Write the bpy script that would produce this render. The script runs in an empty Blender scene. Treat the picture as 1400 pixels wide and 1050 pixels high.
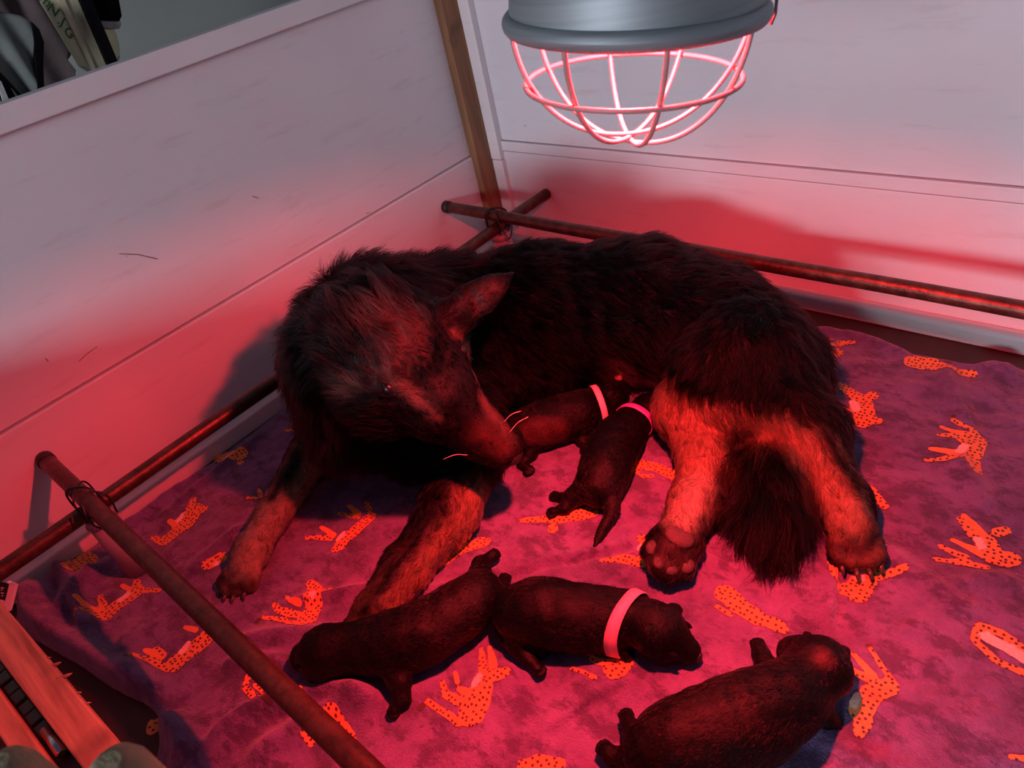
import bpy, bmesh, math, random
import numpy as np
from mathutils import Vector, Matrix, kdtree

random.seed(7)
rng = np.random.default_rng(11)
scene = bpy.context.scene
COL = scene.collection

# ------------------------------------------------------------------ camera
R = np.array([[0.74803387, 0.63444417, -0.1947458],
              [0.27456985, -0.56300336, -0.77951178],
              [-0.60419924, 0.52962989, -0.59534482]])      # rows: camera right, down, forward in world axes
FOC = 969.374                                              # focal length for a 1400 px wide frame
CAM = np.array([0.0, 0.0, 0.75])
cam_data = bpy.data.cameras.new('camera')
cam = bpy.data.objects.new('camera', cam_data)
COL.objects.link(cam)
cam_data.sensor_width = 36.0
cam_data.lens = FOC / 1400 * 36.0
cam_data.clip_start = 0.02
cam.matrix_world = Matrix(((R[0, 0], -R[1, 0], -R[2, 0], CAM[0]),
                           (R[0, 1], -R[1, 1], -R[2, 1], CAM[1]),
                           (R[0, 2], -R[1, 2], -R[2, 2], CAM[2]),
                           (0, 0, 0, 1)))
scene.camera = cam
cam_data.dof.use_dof = True
cam_data.dof.focus_distance = 0.86
cam_data.dof.aperture_fstop = 18.0

# ------------------------------------------------------------------ world, window light, exposure
world = bpy.data.worlds.new('world')
scene.world = world
world.use_nodes = True
world.node_tree.nodes['Background'].inputs[0].default_value = (0.60, 0.57, 0.95, 1)
world.node_tree.nodes['Background'].inputs[1].default_value = 0.085


def area_light(name, loc, target, sx, sy, energy, color):
    l = bpy.data.lights.new(name, 'AREA')
    l.shape = 'RECTANGLE'
    l.size, l.size_y = sx, sy
    l.energy = energy
    l.color = color
    o = bpy.data.objects.new(name, l)
    COL.objects.link(o)
    o.location = loc
    o.rotation_euler = (Vector(target) - Vector(loc)).to_track_quat('-Z', 'Y').to_euler()
    return o


# daylight from a window across the room, behind the camera
area_light('window_daylight', (0.15, -3.0, 1.02), (-0.4, 1.0, 0.2), 1.1, 0.5, 95.0, (0.86, 0.87, 1.0))

scene.view_settings.view_transform = 'Standard'
scene.view_settings.look = 'None'
scene.view_settings.exposure = 0.0
scene.view_settings.gamma = 1.0
scene.view_settings.use_curve_mapping = False


# ------------------------------------------------------------------ helpers
def ray(px, py):
    return R.T @ np.array([(px - 700) / FOC, (py - 525) / FOC, 1.0])


def U(px, py, z):
    """the point of height z that is seen at a pixel of the 1400x1050 frame"""
    d = ray(px, py)
    return CAM + d * ((z - CAM[2]) / d[2])


def UX(px, py, x):
    d = ray(px, py)
    return CAM + d * ((x - CAM[0]) / d[0])


def UY(px, py, y):
    d = ray(px, py)
    return CAM + d * ((y - CAM[1]) / d[1])


def UD(px, py, depth):
    return CAM + ray(px, py) * depth


def tag(o, label=None, cat=None, group=None, kind=None):
    if label: o['label'] = label
    if cat: o['category'] = cat
    if group: o['group'] = group
    if kind: o['kind'] = kind
    return o


def empty(name, loc):
    o = bpy.data.objects.new(name, None)
    o.empty_display_size = 0.05
    COL.objects.link(o)
    o.location = loc
    return o


def link(name, me, mat=None, parent=None, smooth=False):
    """link a mesh whose vertices are in world coordinates"""
    o = bpy.data.objects.new(name, me)
    COL.objects.link(o)
    if mat is not None and not me.materials:
        me.materials.append(mat)
    if parent is not None:
        o.parent = parent
        p = parent
        off = Vector((0, 0, 0))
        while p is not None:
            off += p.location
            p = p.parent
        me.transform(Matrix.Translation(-off))
    if smooth:
        me.polygons.foreach_set('use_smooth', [True] * len(me.polygons))
    return o


def np_mesh(name, V, F):
    me = bpy.data.meshes.new(name)
    V = np.asarray(V, np.float32)
    F = np.asarray(F, np.int32)
    n, k = F.shape
    me.vertices.add(len(V))
    me.vertices.foreach_set('co', V.ravel())
    me.loops.add(n * k)
    me.loops.foreach_set('vertex_index', F.ravel())
    me.polygons.add(n)
    me.polygons.foreach_set('loop_start', np.arange(0, n * k, k, dtype=np.int32))
    me.update(calc_edges=True)
    me.validate()
    return me


def bm_mesh(name, bm):
    me = bpy.data.meshes.new(name)
    bm.normal_update()
    bm.to_mesh(me)
    bm.free()
    return me


def add_box(bm, lo, hi, bevel=0.0, seg=2):
    lo, hi = Vector(lo), Vector(hi)
    r = bmesh.ops.create_cube(bm, size=1.0)
    vs = r['verts']
    for v in vs:
        v.co = Vector([lo[i] + (v.co[i] + 0.5) * (hi[i] - lo[i]) for i in range(3)])
    if bevel > 0:
        es = list({e for v in vs for e in v.link_edges})
        bmesh.ops.bevel(bm, geom=es, offset=bevel, segments=seg, affect='EDGES', profile=0.5)


def box(name, lo, hi, mat, parent=None, bevel=0.0, seg=2):
    bm = bmesh.new()
    add_box(bm, lo, hi, bevel, seg)
    return link(name, bm_mesh(name, bm), mat, parent)


def add_tube(bm, pts, radii, seg=10, cap=True, closed=False):
    pts = [Vector(p) for p in pts]
    n = len(pts)
    if not hasattr(radii, '__len__'):
        radii = [radii] * n
    rings = []
    prev = None
    for i, p in enumerate(pts):
        if closed:
            t = pts[(i + 1) % n] - pts[i - 1]
        else:
            t = pts[min(i + 1, n - 1)] - pts[max(i - 1, 0)]
        t.normalize()
        if prev is None:
            a = t.orthogonal().normalized()
        else:
            a = (prev - t * prev.dot(t))
            a = a.normalized() if a.length > 1e-6 else t.orthogonal().normalized()
        prev = a
        b = t.cross(a)
        rings.append([bm.verts.new(p + (a * math.cos(2 * math.pi * k / seg) + b * math.sin(2 * math.pi * k / seg)) * radii[i]) for k in range(seg)])
    m = n if closed else n - 1
    for i in range(m):
        A, B = rings[i], rings[(i + 1) % n]
        off = 0
        if closed and i == n - 1:
            off = min(range(seg), key=lambda s: (A[0].co - B[s].co).length)
        for k in range(seg):
            bm.faces.new((A[k], A[(k + 1) % seg], B[(k + 1 + off) % seg], B[(k + off) % seg])).smooth = True
    if cap and not closed:
        bm.faces.new(rings[0][::-1])
        bm.faces.new(rings[-1])


def tube(name, pts, radii, mat, parent=None, seg=10, closed=False):
    bm = bmesh.new()
    add_tube(bm, pts, radii, seg, True, closed)
    bmesh.ops.recalc_face_normals(bm, faces=bm.faces)
    return link(name, bm_mesh(name, bm), mat, parent)


def spline(P, n):
    """Catmull-Rom through the control points"""
    P = np.asarray(P, float)
    Q = np.vstack([2 * P[0] - P[1], P, 2 * P[-1] - P[-2]])
    out = []
    m = len(P) - 1
    for s in np.linspace(0, m - 1e-6, n):
        i = int(s)
        t = s - i
        a, b, c, d = Q[i], Q[i + 1], Q[i + 2], Q[i + 3]
        out.append(0.5 * (2 * b + (c - a) * t + (2 * a - 5 * b + 4 * c - d) * t * t + (3 * b - a - 3 * c + d) * t ** 3))
    return np.array(out)


# ------------------------------------------------------------------ materials
def new_mat(name):
    m = bpy.data.materials.new(name)
    m.use_nodes = True
    nt = m.node_tree
    return m, nt, nt.nodes, nt.links, nt.nodes['Principled BSDF']


def ramp(N, L, fac, stops):
    r = N.new('ShaderNodeValToRGB')
    while len(r.color_ramp.elements) < len(stops):
        r.color_ramp.elements.new(0.5)
    for e, (p, c) in zip(r.color_ramp.elements, stops):
        e.position = p
        e.color = (*c, 1)
    L.new(fac, r.inputs[0])
    return r.outputs[0]


def noise(N, L, vec, scale, detail=4.0, rough=0.55):
    n = N.new('ShaderNodeTexNoise')
    n.inputs['Scale'].default_value = scale
    n.inputs['Detail'].default_value = detail
    n.inputs['Roughness'].default_value = rough
    if vec is not None:
        L.new(vec, n.inputs['Vector'])
    return n.outputs['Fac']


def mapping(N, L, scale=(1, 1, 1), coord='Object'):
    tc = N.new('ShaderNodeTexCoord')
    mp = N.new('ShaderNodeMapping')
    mp.inputs['Scale'].default_value = scale
    L.new(tc.outputs[coord], mp.inputs['Vector'])
    return mp.outputs['Vector']


def mixc(N, L, fac, a, b, mode='MIX'):
    m = N.new('ShaderNodeMix')
    m.data_type = 'RGBA'
    m.blend_type = mode
    for sock, v in ((m.inputs[0], fac), (m.inputs[6], a), (m.inputs[7], b)):
        if isinstance(v, (int, float)):
            sock.default_value = v
        elif isinstance(v, tuple):
            sock.default_value = (*v, 1)
        else:
            L.new(v, sock)
    return m.outputs[2]


def bump(N, L, bsdf, height, strength, dist):
    b = N.new('ShaderNodeBump')
    b.inputs['Strength'].default_value = strength
    b.inputs['Distance'].default_value = dist
    L.new(height, b.inputs['Height'])
    L.new(b.outputs[0], bsdf.inputs['Normal'])


def plain(name, color, rough=0.6, metal=0.0, var=0.25, scale=25.0, bmp=0.15, spec=0.5):
    m, nt, N, L, B = new_mat(name)
    v = mapping(N, L)
    f = noise(N, L, v, scale)
    c = ramp(N, L, f, [(0.3, tuple(x * (1 - var) for x in color)), (0.7, tuple(min(1, x * (1 + var)) for x in color))])
    L.new(c, B.inputs['Base Color'])
    B.inputs['Roughness'].default_value = rough
    B.inputs['Metallic'].default_value = metal
    B.inputs['Specular IOR Level'].default_value = spec
    if bmp:
        bump(N, L, B, noise(N, L, v, scale * 6), bmp, 0.002)
    return m


def wall_material(name, base, dirt, seed):
    m, nt, N, L, B = new_mat(name)
    v = mapping(N, L)
    big = noise(N, L, v, 3.0 + seed, 3)
    c = ramp(N, L, big, [(0.3, tuple(x * 0.93 for x in base)), (0.7, base)])
    # scuffed streaks
    v2 = mapping(N, L, (3, 3, 22))
    st = noise(N, L, v2, 2.2, 6, 0.65)
    sf = ramp(N, L, st, [(0.56, (0, 0, 0)), (0.72, (0.35, 0.35, 0.35))])
    c = mixc(N, L, sf, c, dirt)
    # small dark specks
    vo = N.new('ShaderNodeTexVoronoi')
    vo.inputs['Scale'].default_value = 13.0
    L.new(mapping(N, L, (1, 1, 1.3)), vo.inputs['Vector'])
    sp = ramp(N, L, vo.outputs['Distance'], [(0.025, (0.75, 0.75, 0.75)), (0.04, (0, 0, 0))])
    gate = ramp(N, L, noise(N, L, v, 9.0, 2), [(0.55, (0, 0, 0)), (0.62, (1, 1, 1))])
    spg = mixc(N, L, 1.0, sp, gate, 'MULTIPLY')
    c = mixc(N, L, spg, c, (0.08, 0.05, 0.04))
    L.new(c, B.inputs['Base Color'])
    B.inputs['Roughness'].default_value = 0.55
    bump(N, L, B, noise(N, L, v, 60.0, 5), 0.06, 0.002)
    return m


def wood_material(name, a, b, scale=(2, 40, 40)):
    m, nt, N, L, B = new_mat(name)
    v = mapping(N, L, scale)
    f = noise(N, L, v, 1.6, 8, 0.65)
    c = ramp(N, L, f, [(0.32, a), (0.62, b)])
    k = noise(N, L, mapping(N, L, (14, 14, 14)), 1.0, 2)
    c = mixc(N, L, ramp(N, L, k, [(0.62, (0, 0, 0)), (0.75, (0.6, 0.6, 0.6))]), c, tuple(x * 0.4 for x in a))
    L.new(c, B.inputs['Base Color'])
    B.inputs['Roughness'].default_value = 0.6
    bump(N, L, B, f, 0.35, 0.003)
    return m


def rust_material():
    m, nt, N, L, B = new_mat('rusty_steel')
    v = mapping(N, L)
    f = noise(N, L, v, 55.0, 8, 0.7)
    c = ramp(N, L, f, [(0.25, (0.030, 0.013, 0.010)), (0.5, (0.085, 0.034, 0.022)), (0.68, (0.13, 0.066, 0.045)), (0.8, (0.22, 0.18, 0.15))])
    L.new(c, B.inputs['Base Color'])
    g = noise(N, L, v, 160.0, 4)
    B.inputs['Metallic'].default_value = 0.55
    r = N.new('ShaderNodeMapRange')
    r.inputs[3].default_value = 0.16
    r.inputs[4].default_value = 0.52
    L.new(g, r.inputs[0])
    L.new(r.outputs[0], B.inputs['Roughness'])
    bump(N, L, B, noise(N, L, v, 120.0, 6, 0.7), 0.5, 0.0016)
    return m


def attr_color(N, name):
    a = N.new('ShaderNodeAttribute')
    a.attribute_name = name
    return a


M = {}
M['wall'] = wall_material('white_painted_panel', (0.66, 0.64, 0.66), (0.46, 0.36, 0.34), 0.0)
M['wall_back'] = wall_material('white_painted_panel_back', (0.66, 0.64, 0.66), (0.46, 0.36, 0.34), 0.7)
M['trim'] = wall_material('white_painted_trim', (0.70, 0.66, 0.66), (0.42, 0.30, 0.24), 1.3)
M['wood'] = wood_material('stained_timber', (0.12, 0.050, 0.022), (0.26, 0.115, 0.05), (30, 30, 2))
M['plank'] = wood_material('raw_plank', (0.20, 0.095, 0.05), (0.46, 0.27, 0.15), (4, 55, 55))
M['rust'] = rust_material()
M['cap'] = plain('black_rubber', (0.012, 0.010, 0.010), 0.5)
M['floor'] = plain('dark_floor', (0.030, 0.018, 0.014), 0.55, 0, 0.4, 9.0, 0.3)
M['pvc'] = plain('grey_pvc', (0.30, 0.25, 0.29), 0.5, 0, 0.12, 12.0, 0.05)
M['wire'] = plain('black_wire', (0.012, 0.012, 0.012), 0.4)
M['steel_plate'] = plain('brown_plate', (0.055, 0.04, 0.03), 0.45, 0.3, 0.3)
M['chrome'] = plain('bright_metal', (0.55, 0.55, 0.58), 0.25, 1.0, 0.1, 40, 0.0)
M['khaki'] = plain('khaki_webbing', (0.26, 0.23, 0.13), 0.9, 0, 0.2, 60, 0.5)
M['room_wall'] = plain('grey_green_plaster', (0.38, 0.42, 0.37), 0.8, 0, 0.06, 3, 0.05)
M['cloth_grey'] = plain('grey_green_cloth', (0.13, 0.155, 0.14), 0.9, 0, 0.3, 14, 0.3)
M['cloth_mauve'] = plain('mauve_brown_cloth', (0.085, 0.062, 0.06), 0.9, 0, 0.3, 14, 0.3)
M['cream'] = plain('cream_card', (0.66, 0.62, 0.40), 0.75, 0, 0.12, 10, 0.1)
M['green_ink'] = plain('green_ink', (0.02, 0.16, 0.045), 0.7, 0, 0.1, 10, 0)
M['black_cloth'] = plain('black_cloth', (0.005, 0.005, 0.006), 0.9, 0, 0.3, 14, 0.2, 0.05)
M['white_cloth'] = plain('white_knit', (0.42, 0.42, 0.40), 0.85, 0, 0.12, 40, 0.3)
M['white_plastic'] = plain('white_plastic', (0.62, 0.56, 0.58), 0.4, 0, 0.05, 10, 0)
M['black_card'] = plain('black_card', (0.010, 0.009, 0.009), 0.5, 0, 0.1, 10, 0)
M['nose'] = plain('dark_nose', (0.016, 0.010, 0.011), 0.35, 0, 0.3, 200, 0.5)
M['eye'] = plain('dark_eye', (0.006, 0.004, 0.004), 0.3, 0, 0.1, 10, 0)
M['eyelid'] = plain('closed_eyelid', (0.004, 0.002, 0.002), 0.9, 0, 0.1, 10, 0, 0.1)
M['claw'] = plain('dark_claw', (0.05, 0.035, 0.03), 0.35, 0, 0.2, 60, 0)
M['pad'] = plain('paw_pad', (0.050, 0.027, 0.026), 0.6, 0, 0.25, 90, 0.6)
M['whisker'] = plain('pale_whisker', (0.6, 0.5, 0.42), 0.4, 0, 0.05, 10, 0)
M['teat'] = plain('pink_skin', (0.30, 0.13, 0.12), 0.45, 0, 0.2, 90, 0.4)
M['collar_pale'] = plain('pale_pink_band', (0.80, 0.55, 0.62), 0.5, 0, 0.06, 60, 0.1)
M['collar_magenta'] = plain('magenta_band', (0.55, 0.07, 0.50), 0.5, 0, 0.06, 60, 0.1)
M['collar_pink'] = plain('pink_band', (0.80, 0.30, 0.42), 0.5, 0, 0.06, 60, 0.1)


def metal_shade():
    m, nt, N, L, B = new_mat('spun_aluminium')
    v = mapping(N, L, (2, 2, 120))
    f = noise(N, L, v, 2.0, 5)
    outer = ramp(N, L, f, [(0.3, (0.20, 0.24, 0.25)), (0.7, (0.29, 0.335, 0.345))])
    geo = N.new('ShaderNodeNewGeometry')
    # inside coloured darker and non-metallic, to cut light bouncing onto the walls
    L.new(mixc(N, L, geo.outputs['Backfacing'], outer, (0.10, 0.09, 0.09)), B.inputs['Base Color'])
    mr = N.new('ShaderNodeMapRange')
    mr.inputs[3].default_value = 0.7
    mr.inputs[4].default_value = 0.0
    L.new(geo.outputs['Backfacing'], mr.inputs[0])
    L.new(mr.outputs[0], B.inputs['Metallic'])
    B.inputs['Roughness'].default_value = 0.58
    bump(N, L, B, f, 0.08, 0.001)
    return m


M['shade'] = metal_shade()
M['cage'] = plain('zinc_wire', (0.34, 0.17, 0.17), 0.45, 0.0, 0.08, 80, 0.05)


def bulb_material():
    m, nt, N, L, B = new_mat('red_bulb_glass')
    B.inputs['Base Color'].default_value = (0.5, 0.02, 0.02, 1)
    B.inputs['Roughness'].default_value = 0.2
    B.inputs['Emission Color'].default_value = (1.0, 0.05, 0.03, 1)
    B.inputs['Emission Strength'].default_value = 6.0
    return m


M['bulb'] = bulb_material()


def plush_material():
    m, nt, N, L, B = new_mat('purple_plush')
    v = mapping(N, L)
    big = noise(N, L, v, 16.0, 6, 0.66)
    nap = noise(N, L, v, 70.0, 5, 0.7)
    base = ramp(N, L, big, [(0.36, (0.075, 0.042, 0.120)), (0.5, (0.118, 0.068, 0.190)), (0.64, (0.165, 0.102, 0.255))])
    c = mixc(N, L, ramp(N, L, nap, [(0.35, (0, 0, 0)), (0.75, (0.6, 0.6, 0.6))]), base, (0.185, 0.120, 0.275))
    crush = noise(N, L, mapping(N, L, (1.0, 1.6, 1.0)), 26.0, 7, 0.72)
    c = mixc(N, L, ramp(N, L, crush, [(0.49, (0, 0, 0)), (0.58, (0.75, 0.75, 0.75))]), c, (0.042, 0.022, 0.072))
    L.new(c, B.inputs['Base Color'])
    B.inputs['Roughness'].default_value = 0.85
    B.inputs['Sheen Weight'].default_value = 0.35
    B.inputs['Sheen Roughness'].default_value = 0.4
    fine = noise(N, L, v, 420.0, 3, 0.6)
    mx = mixc(N, L, 0.5, nap, fine)
    bump(N, L, B, mx, 0.8, 0.006)
    return m


def print_material():
    m, nt, N, L, B = new_mat('cheetah_print')
    v = mapping(N, L)
    a = attr_color(N, 'pcol')
    vo = N.new('ShaderNodeTexVoronoi')
    vo.voronoi_dimensions = '2D'
    vo.inputs['Scale'].default_value = 155.0
    vo.inputs['Randomness'].default_value = 0.55
    L.new(v, vo.inputs['Vector'])
    sp = ramp(N, L, vo.outputs['Distance'], [(0.20, (1, 1, 1)), (0.30, (0, 0, 0))])
    gate = N.new('ShaderNodeMath')
    gate.operation = 'MULTIPLY'
    L.new(sp, gate.inputs[0])
    L.new(a.outputs['Alpha'], gate.inputs[1])
    c = mixc(N, L, gate.outputs[0], a.outputs['Color'], (0.045, 0.02, 0.02))
    L.new(c, B.inputs['Base Color'])
    B.inputs['Roughness'].default_value = 0.85
    B.inputs['Sheen Weight'].default_value = 0.25
    bump(N, L, B, noise(N, L, v, 300.0, 4), 0.4, 0.003)
    return m


M['plush'] = plush_material()
M['print'] = print_material()


def coat_material(name, sheen):
    m, nt, N, L, B = new_mat(name)
    a = attr_color(N, 'coat')
    v = mapping(N, L)
    f = noise(N, L, v, 90.0, 5, 0.7)
    c = mixc(N, L, ramp(N, L, f, [(0.3, (0.45, 0.45, 0.45)), (0.7, (1, 1, 1))]), (0, 0, 0), a.outputs['Color'])
    L.new(c, B.inputs['Base Color'])
    B.inputs['Roughness'].default_value = 0.5
    B.inputs['Specular IOR Level'].default_value = 0.14
    B.inputs['Sheen Weight'].default_value = sheen
    bump(N, L, B, noise(N, L, v, 260.0, 4, 0.7), 0.5, 0.002)
    return m


def hair_material(name, rough, ior):
    m = bpy.data.materials.new(name)
    m.use_nodes = True
    nt = m.node_tree
    nt.nodes.clear()
    out = nt.nodes.new('ShaderNodeOutputMaterial')
    h = nt.nodes.new('ShaderNodeBsdfHairPrincipled')
    h.parametrization = 'COLOR'
    h.inputs['Roughness'].default_value = rough
    h.inputs['Radial Roughness'].default_value = 0.45
    h.inputs['IOR'].default_value = ior
    a = attr_color(nt.nodes, 'coat')
    nt.links.new(a.outputs['Color'], h.inputs['Color'])
    nt.links.new(h.outputs[0], out.inputs['Surface'])
    return m


M['coat'] = coat_material('dog_coat', 0.0)
M['pup_coat'] = coat_material('puppy_coat', 0.0)
M['hair'] = hair_material('dog_hair', 0.34, 1.22)
M['pup_hair'] = hair_material('puppy_hair', 0.30, 1.30)

# ------------------------------------------------------------------ the setting
WX, WY = -1.14, 1.10           # inner faces of the left and the back wall

floor_me = np_mesh('floor', [(-4, -4, 0), (4, -4, 0), (4, 4, 0), (-4, 4, 0)], [(0, 1, 2, 3)])
tag(link('floor', floor_me, M['floor']), 'dark brown bare floor under the blanket', kind='structure')

wl = tag(empty('wall_left', (WX, 0.2, 0)), 'white panelled left wall of the pen below a flat top rail', kind='structure')
box('panel', (WX - 0.025, -1.2, 0), (WX + 0.005, WY, 0.2325), M['wall'], wl, 0.0028, 3)
box('panel', (WX - 0.025, -1.2, 0.2355), (WX - 0.0005, WY, 0.60), M['wall'], wl, 0.001)
box('top_rail', (WX - 0.006, -1.2, 0.586), (WX + 0.022, WY, 0.618), M['trim'], wl, 0.002)

for pts in ([(163, 347), (188, 348), (215, 354)], [(108, 494), (120, 483), (133, 474)], [(345, 268), (353, 271)], [(62, 490), (66, 494)], [(500, 292), (506, 290)]):
    tube('scratch', [UX(x, y, WX - 0.0004) for x, y in pts], 0.0006, M['wood'], wl, 5)

wb = tag(empty('wall_back', (-0.2, WY, 0)), 'white panelled back wall of the pen behind the dog', kind='structure')
box('panel', (WX - 0.02, WY - 0.004, 0), (1.6, WY + 0.03, 0.2275), M['wall_back'], wb, 0.0015)
box('seam_strip', (WX - 0.02, WY - 0.0055, 0.229), (1.6, WY + 0.03, 0.250), M['wall_back'], wb, 0.0015)
box('panel', (WX - 0.02, WY, 0.2515), (1.6, WY + 0.03, 1.3), M['wall_back'], wb, 0.001)

tag(box('trim_1', (WX + 0.0, 1.040, 0.036), (WX + 0.022, 1.086, 0.72), M['wood'], None, 0.002), 'brown bare timber post in the corner of the pen', kind='structure')
t2 = tag(empty('trim_2', (-1.11, WY, 0)), 'white painted corner strip beside the timber post', kind='structure')
box('strip', (-1.133, WY - 0.017, 0.212), (-1.091, WY, 1.3), M['trim'], t2, 0.002)
box('strip', (-1.133, WY - 0.016, 0.03), (-1.090, WY, 0.2105), M['trim'], t2, 0.002)

bb = box('baseboard_back', (WX, WY - 0.029, 0), (1.6, WY - 0.004, 0.031), M['trim'], None, 0.006, 3)
tag(bb, 'white chipped baseboard along the back wall', kind='structure')
bl = box('baseboard_left', (WX + 0.003, -1.2, 0), (WX + 0.026, WY - 0.02, 0.035), M['trim'], None, 0.004, 3)
tag(bl, 'white chipped baseboard along the left wall', kind='structure')

tag(box('wall_room', (-2.35, -2.5, 0), (-2.25, 3.5, 2.4), M['room_wall']), 'grey green room wall beyond the pen', kind='structure')

# ------------------------------------------------------------------ pipes, legs and wire ties
PR = 0.0118
ZL, ZU = 0.1425, 0.1665


def pipe(name, a, b, caps, label):
    e = empty(name, a)
    a, b = Vector(a), Vector(b)
    n = 40
    pts = [a.lerp(b, i / n) + Vector((0, 0, 0.0006 * math.sin(i * 0.9))) for i in range(n + 1)]
    tube('shaft', pts, PR, M['rust'], e, 20)
    d = (b - a).normalized()
    for c in caps:
        p = a if c == 0 else b
        s = 1 if c == 0 else -1
        tube('end_cap', [p - d * 0.0015 * s, p + d * 0.013 * s, p + d * 0.0135 * s], [PR + 0.0012, PR + 0.0012, PR], M['cap'], e, 20)
    return tag(e, label, 'pipe', 'rusty guard rail pipes')


pipe('steel_pipe', (WX + 0.0055, 0.933, ZU), (1.2, 0.933, ZU), (0,), 'rusty pipe running along the back wall behind the dog')
pipe('steel_pipe', (-0.985, WY - 0.007, ZL), (-0.985, -1.1, ZL), (), 'rusty pipe running along the left wall just above the baseboard')
pipe('steel_pipe', (WX + 0.0055, 0.055, ZU), (0.9, 0.055, ZU), (0,), 'rusty pipe crossing the lower left foreground over the blanket')

for y, lab in ((0.055, 'grey round leg under the pipe crossing at the left foreground'), (0.933, 'grey round leg under the pipe crossing in the wall corner')):
    e = empty('support_leg', (-0.985, y, 0))
    tube('post', [(-0.985, y, 0.012), (-0.985, y, 0.12)], 0.0205, M['pvc'], e, 28)
    tube('saddle', [(-0.985, y, 0.118), (-0.985, y, 0.1300)], [0.0225, 0.018], M['pvc'], e, 28)
    tag(e, lab, 'pipe leg', 'legs under the pipe crossings')


def wire_tie(y, extra, label):
    e = empty('wire_tie', (-0.985, y, 0.155))
    c = Vector((-0.985, y, 0.1545))
    for k, (sx, sy) in enumerate(((1, 1), (1, -1), (1, 0.75))):
        d = Vector((sx, sy, 0)).normalized()
        pts = []
        for i in range(28):
            t = 2 * math.pi * i / 28
            pts.append(c + d * (0.0215 + 0.0015 * k) * math.copysign(abs(math.cos(t)) ** 0.7, math.cos(t)) + Vector((0, 0, (0.0275 + 0.001 * k) * math.copysign(abs(math.sin(t)) ** 0.7, math.sin(t)))))
        tube('wire_loop', pts, 0.0013, M['wire'], e, 6, True)
    for pl in extra:
        tube('loose_end', spline(pl, 24), 0.0013, M['wire'], e, 6)
    tag(e, label, 'wire', 'wire ties on the pipe crossings')


wire_tie(0.055, [[UD(122, 672, 0.935), UD(140, 674, 0.93), UD(152, 684, 0.94), UD(160, 700, 0.95)],
                 [UD(112, 690, 0.935), UD(118, 705, 0.935), UD(128, 718, 0.94), UD(139, 723, 0.95)]],
         'black wire tied around the pipe crossing at the left foreground')
wire_tie(0.933, [[UD(676, 287, 1.42), UD(682, 303, 1.42), UD(690, 318, 1.42), UD(695, 326, 1.42), UD(699, 321, 1.42), UD(700, 306, 1.43)]],
         'black wire tied around the pipe crossing in the wall corner')

# ------------------------------------------------------------------ heat lamp
lamp_a, lamp_b = UD(686, 40, 0.45), UD(1047, 8, 0.45)
lc = (lamp_a + lamp_b) / 2
e1 = (lamp_b - lamp_a) / np.linalg.norm(lamp_b - lamp_a)
ax = np.array([0, 0, 1.0]) - e1 * e1[2]
ax /= np.linalg.norm(ax)
e2 = np.cross(ax, e1)
LR = float(np.linalg.norm(lamp_b - lamp_a)) / 2


def lp(r, ang, h):
    return lc + (e1 * math.cos(ang) + e2 * math.sin(ang)) * r + ax * h


def lathe(name, prof, mat, parent, seg=72):
    V, F = [], []
    for r, h in prof:
        for k in range(seg):
            V.append(lp(r, 2 * math.pi * k / seg, h))
    for i in range(len(prof) - 1):
        for k in range(seg):
            F.append((i * seg + k, i * seg + (k + 1) % seg, (i + 1) * seg + (k + 1) % seg, (i + 1) * seg + k))
    return link(name, np_mesh(name, V, F), mat, parent, True)


lamp = tag(empty('heat_lamp', lc), 'hanging metal heat lamp with a round wire guard, glowing red', 'lamp')
shade_prof = [(0.094, 0.002), (0.0945, 0.012), (0.093, 0.035), (0.087, 0.062), (0.072, 0.088), (0.048, 0.104), (0.030, 0.112), (0.029, 0.150), (0.027, 0.158), (0.0, 0.160)]
s = LR / 0.1065
lathe('lamp_shade', [(r * s * 1.06, h * s) for r, h in shade_prof], M['shade'], lamp)
rim = [(LR - 0.005 + 0.005 * math.cos(t), 0.002 + 0.006 * math.sin(t)) for t in np.linspace(0, 2 * math.pi, 13)]
lathe('rim', rim, M['shade'], lamp)
lathe('bulb', [(r * s, h * s) for r, h in [(0.0, 0.062), (0.02, 0.063), (0.033, 0.066), (0.040, 0.072), (0.041, 0.080), (0.034, 0.090), (0.022, 0.098), (0.016, 0.108), (0.016, 0.125)]], M['bulb'], lamp)
guard = empty('wire_guard', (0, 0, 0))
guard.parent = lamp
CD = 0.080


def cage_pt(ang, t, dz):
    """t from -1 (rim) over 0 (bottom) to 1 (opposite rim)"""
    th = abs(t) * math.pi / 2
    r = (LR - 0.0055) * math.sin(th) ** 0.92 if t != 0 else 0.0
    return lp(r, ang + (math.pi if t < 0 else 0), 0.004 - (CD + dz) * math.cos(th) ** 1.05)


for k, a0 in enumerate((0.05, 0.86, 1.62, 2.42)):
    tube('guard_wire', [cage_pt(a0, t, 0.0018 * k - 0.003) for t in np.linspace(-1, 1, 49)], 0.00165, M['cage'], guard, 8)
tube('guard_ring', [lp(LR * 0.845, t, -0.037) for t in np.linspace(0, 2 * math.pi, 73)[:-1]], 0.00165, M['cage'], guard, 8, True)
tube('clip', [lp(LR + 0.001, -0.12, 0.024), lp(LR + 0.003, -0.12, 0.010), lp(LR + 0.0035, -0.12, -0.003), lp(LR + 0.0015, -0.12, -0.009)], 0.0012, M['chrome'], lamp, 8)
tube('cord', [lp(0, 0, 0.122), lp(0, 0, 0.3) * 0.6 + np.array([lc[0], lc[1], lc[2] + 0.3]) * 0.4, (lc[0], lc[1], 1.6), (lc[0], lc[1], 2.4)], 0.004, M['cap'], lamp, 8)
pl = bpy.data.lights.new('heat_lamp_light', 'POINT')
pl.energy = 41.0
pl.color = (1.0, 0.035, 0.045)
pl.shadow_soft_size = 0.014
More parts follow.
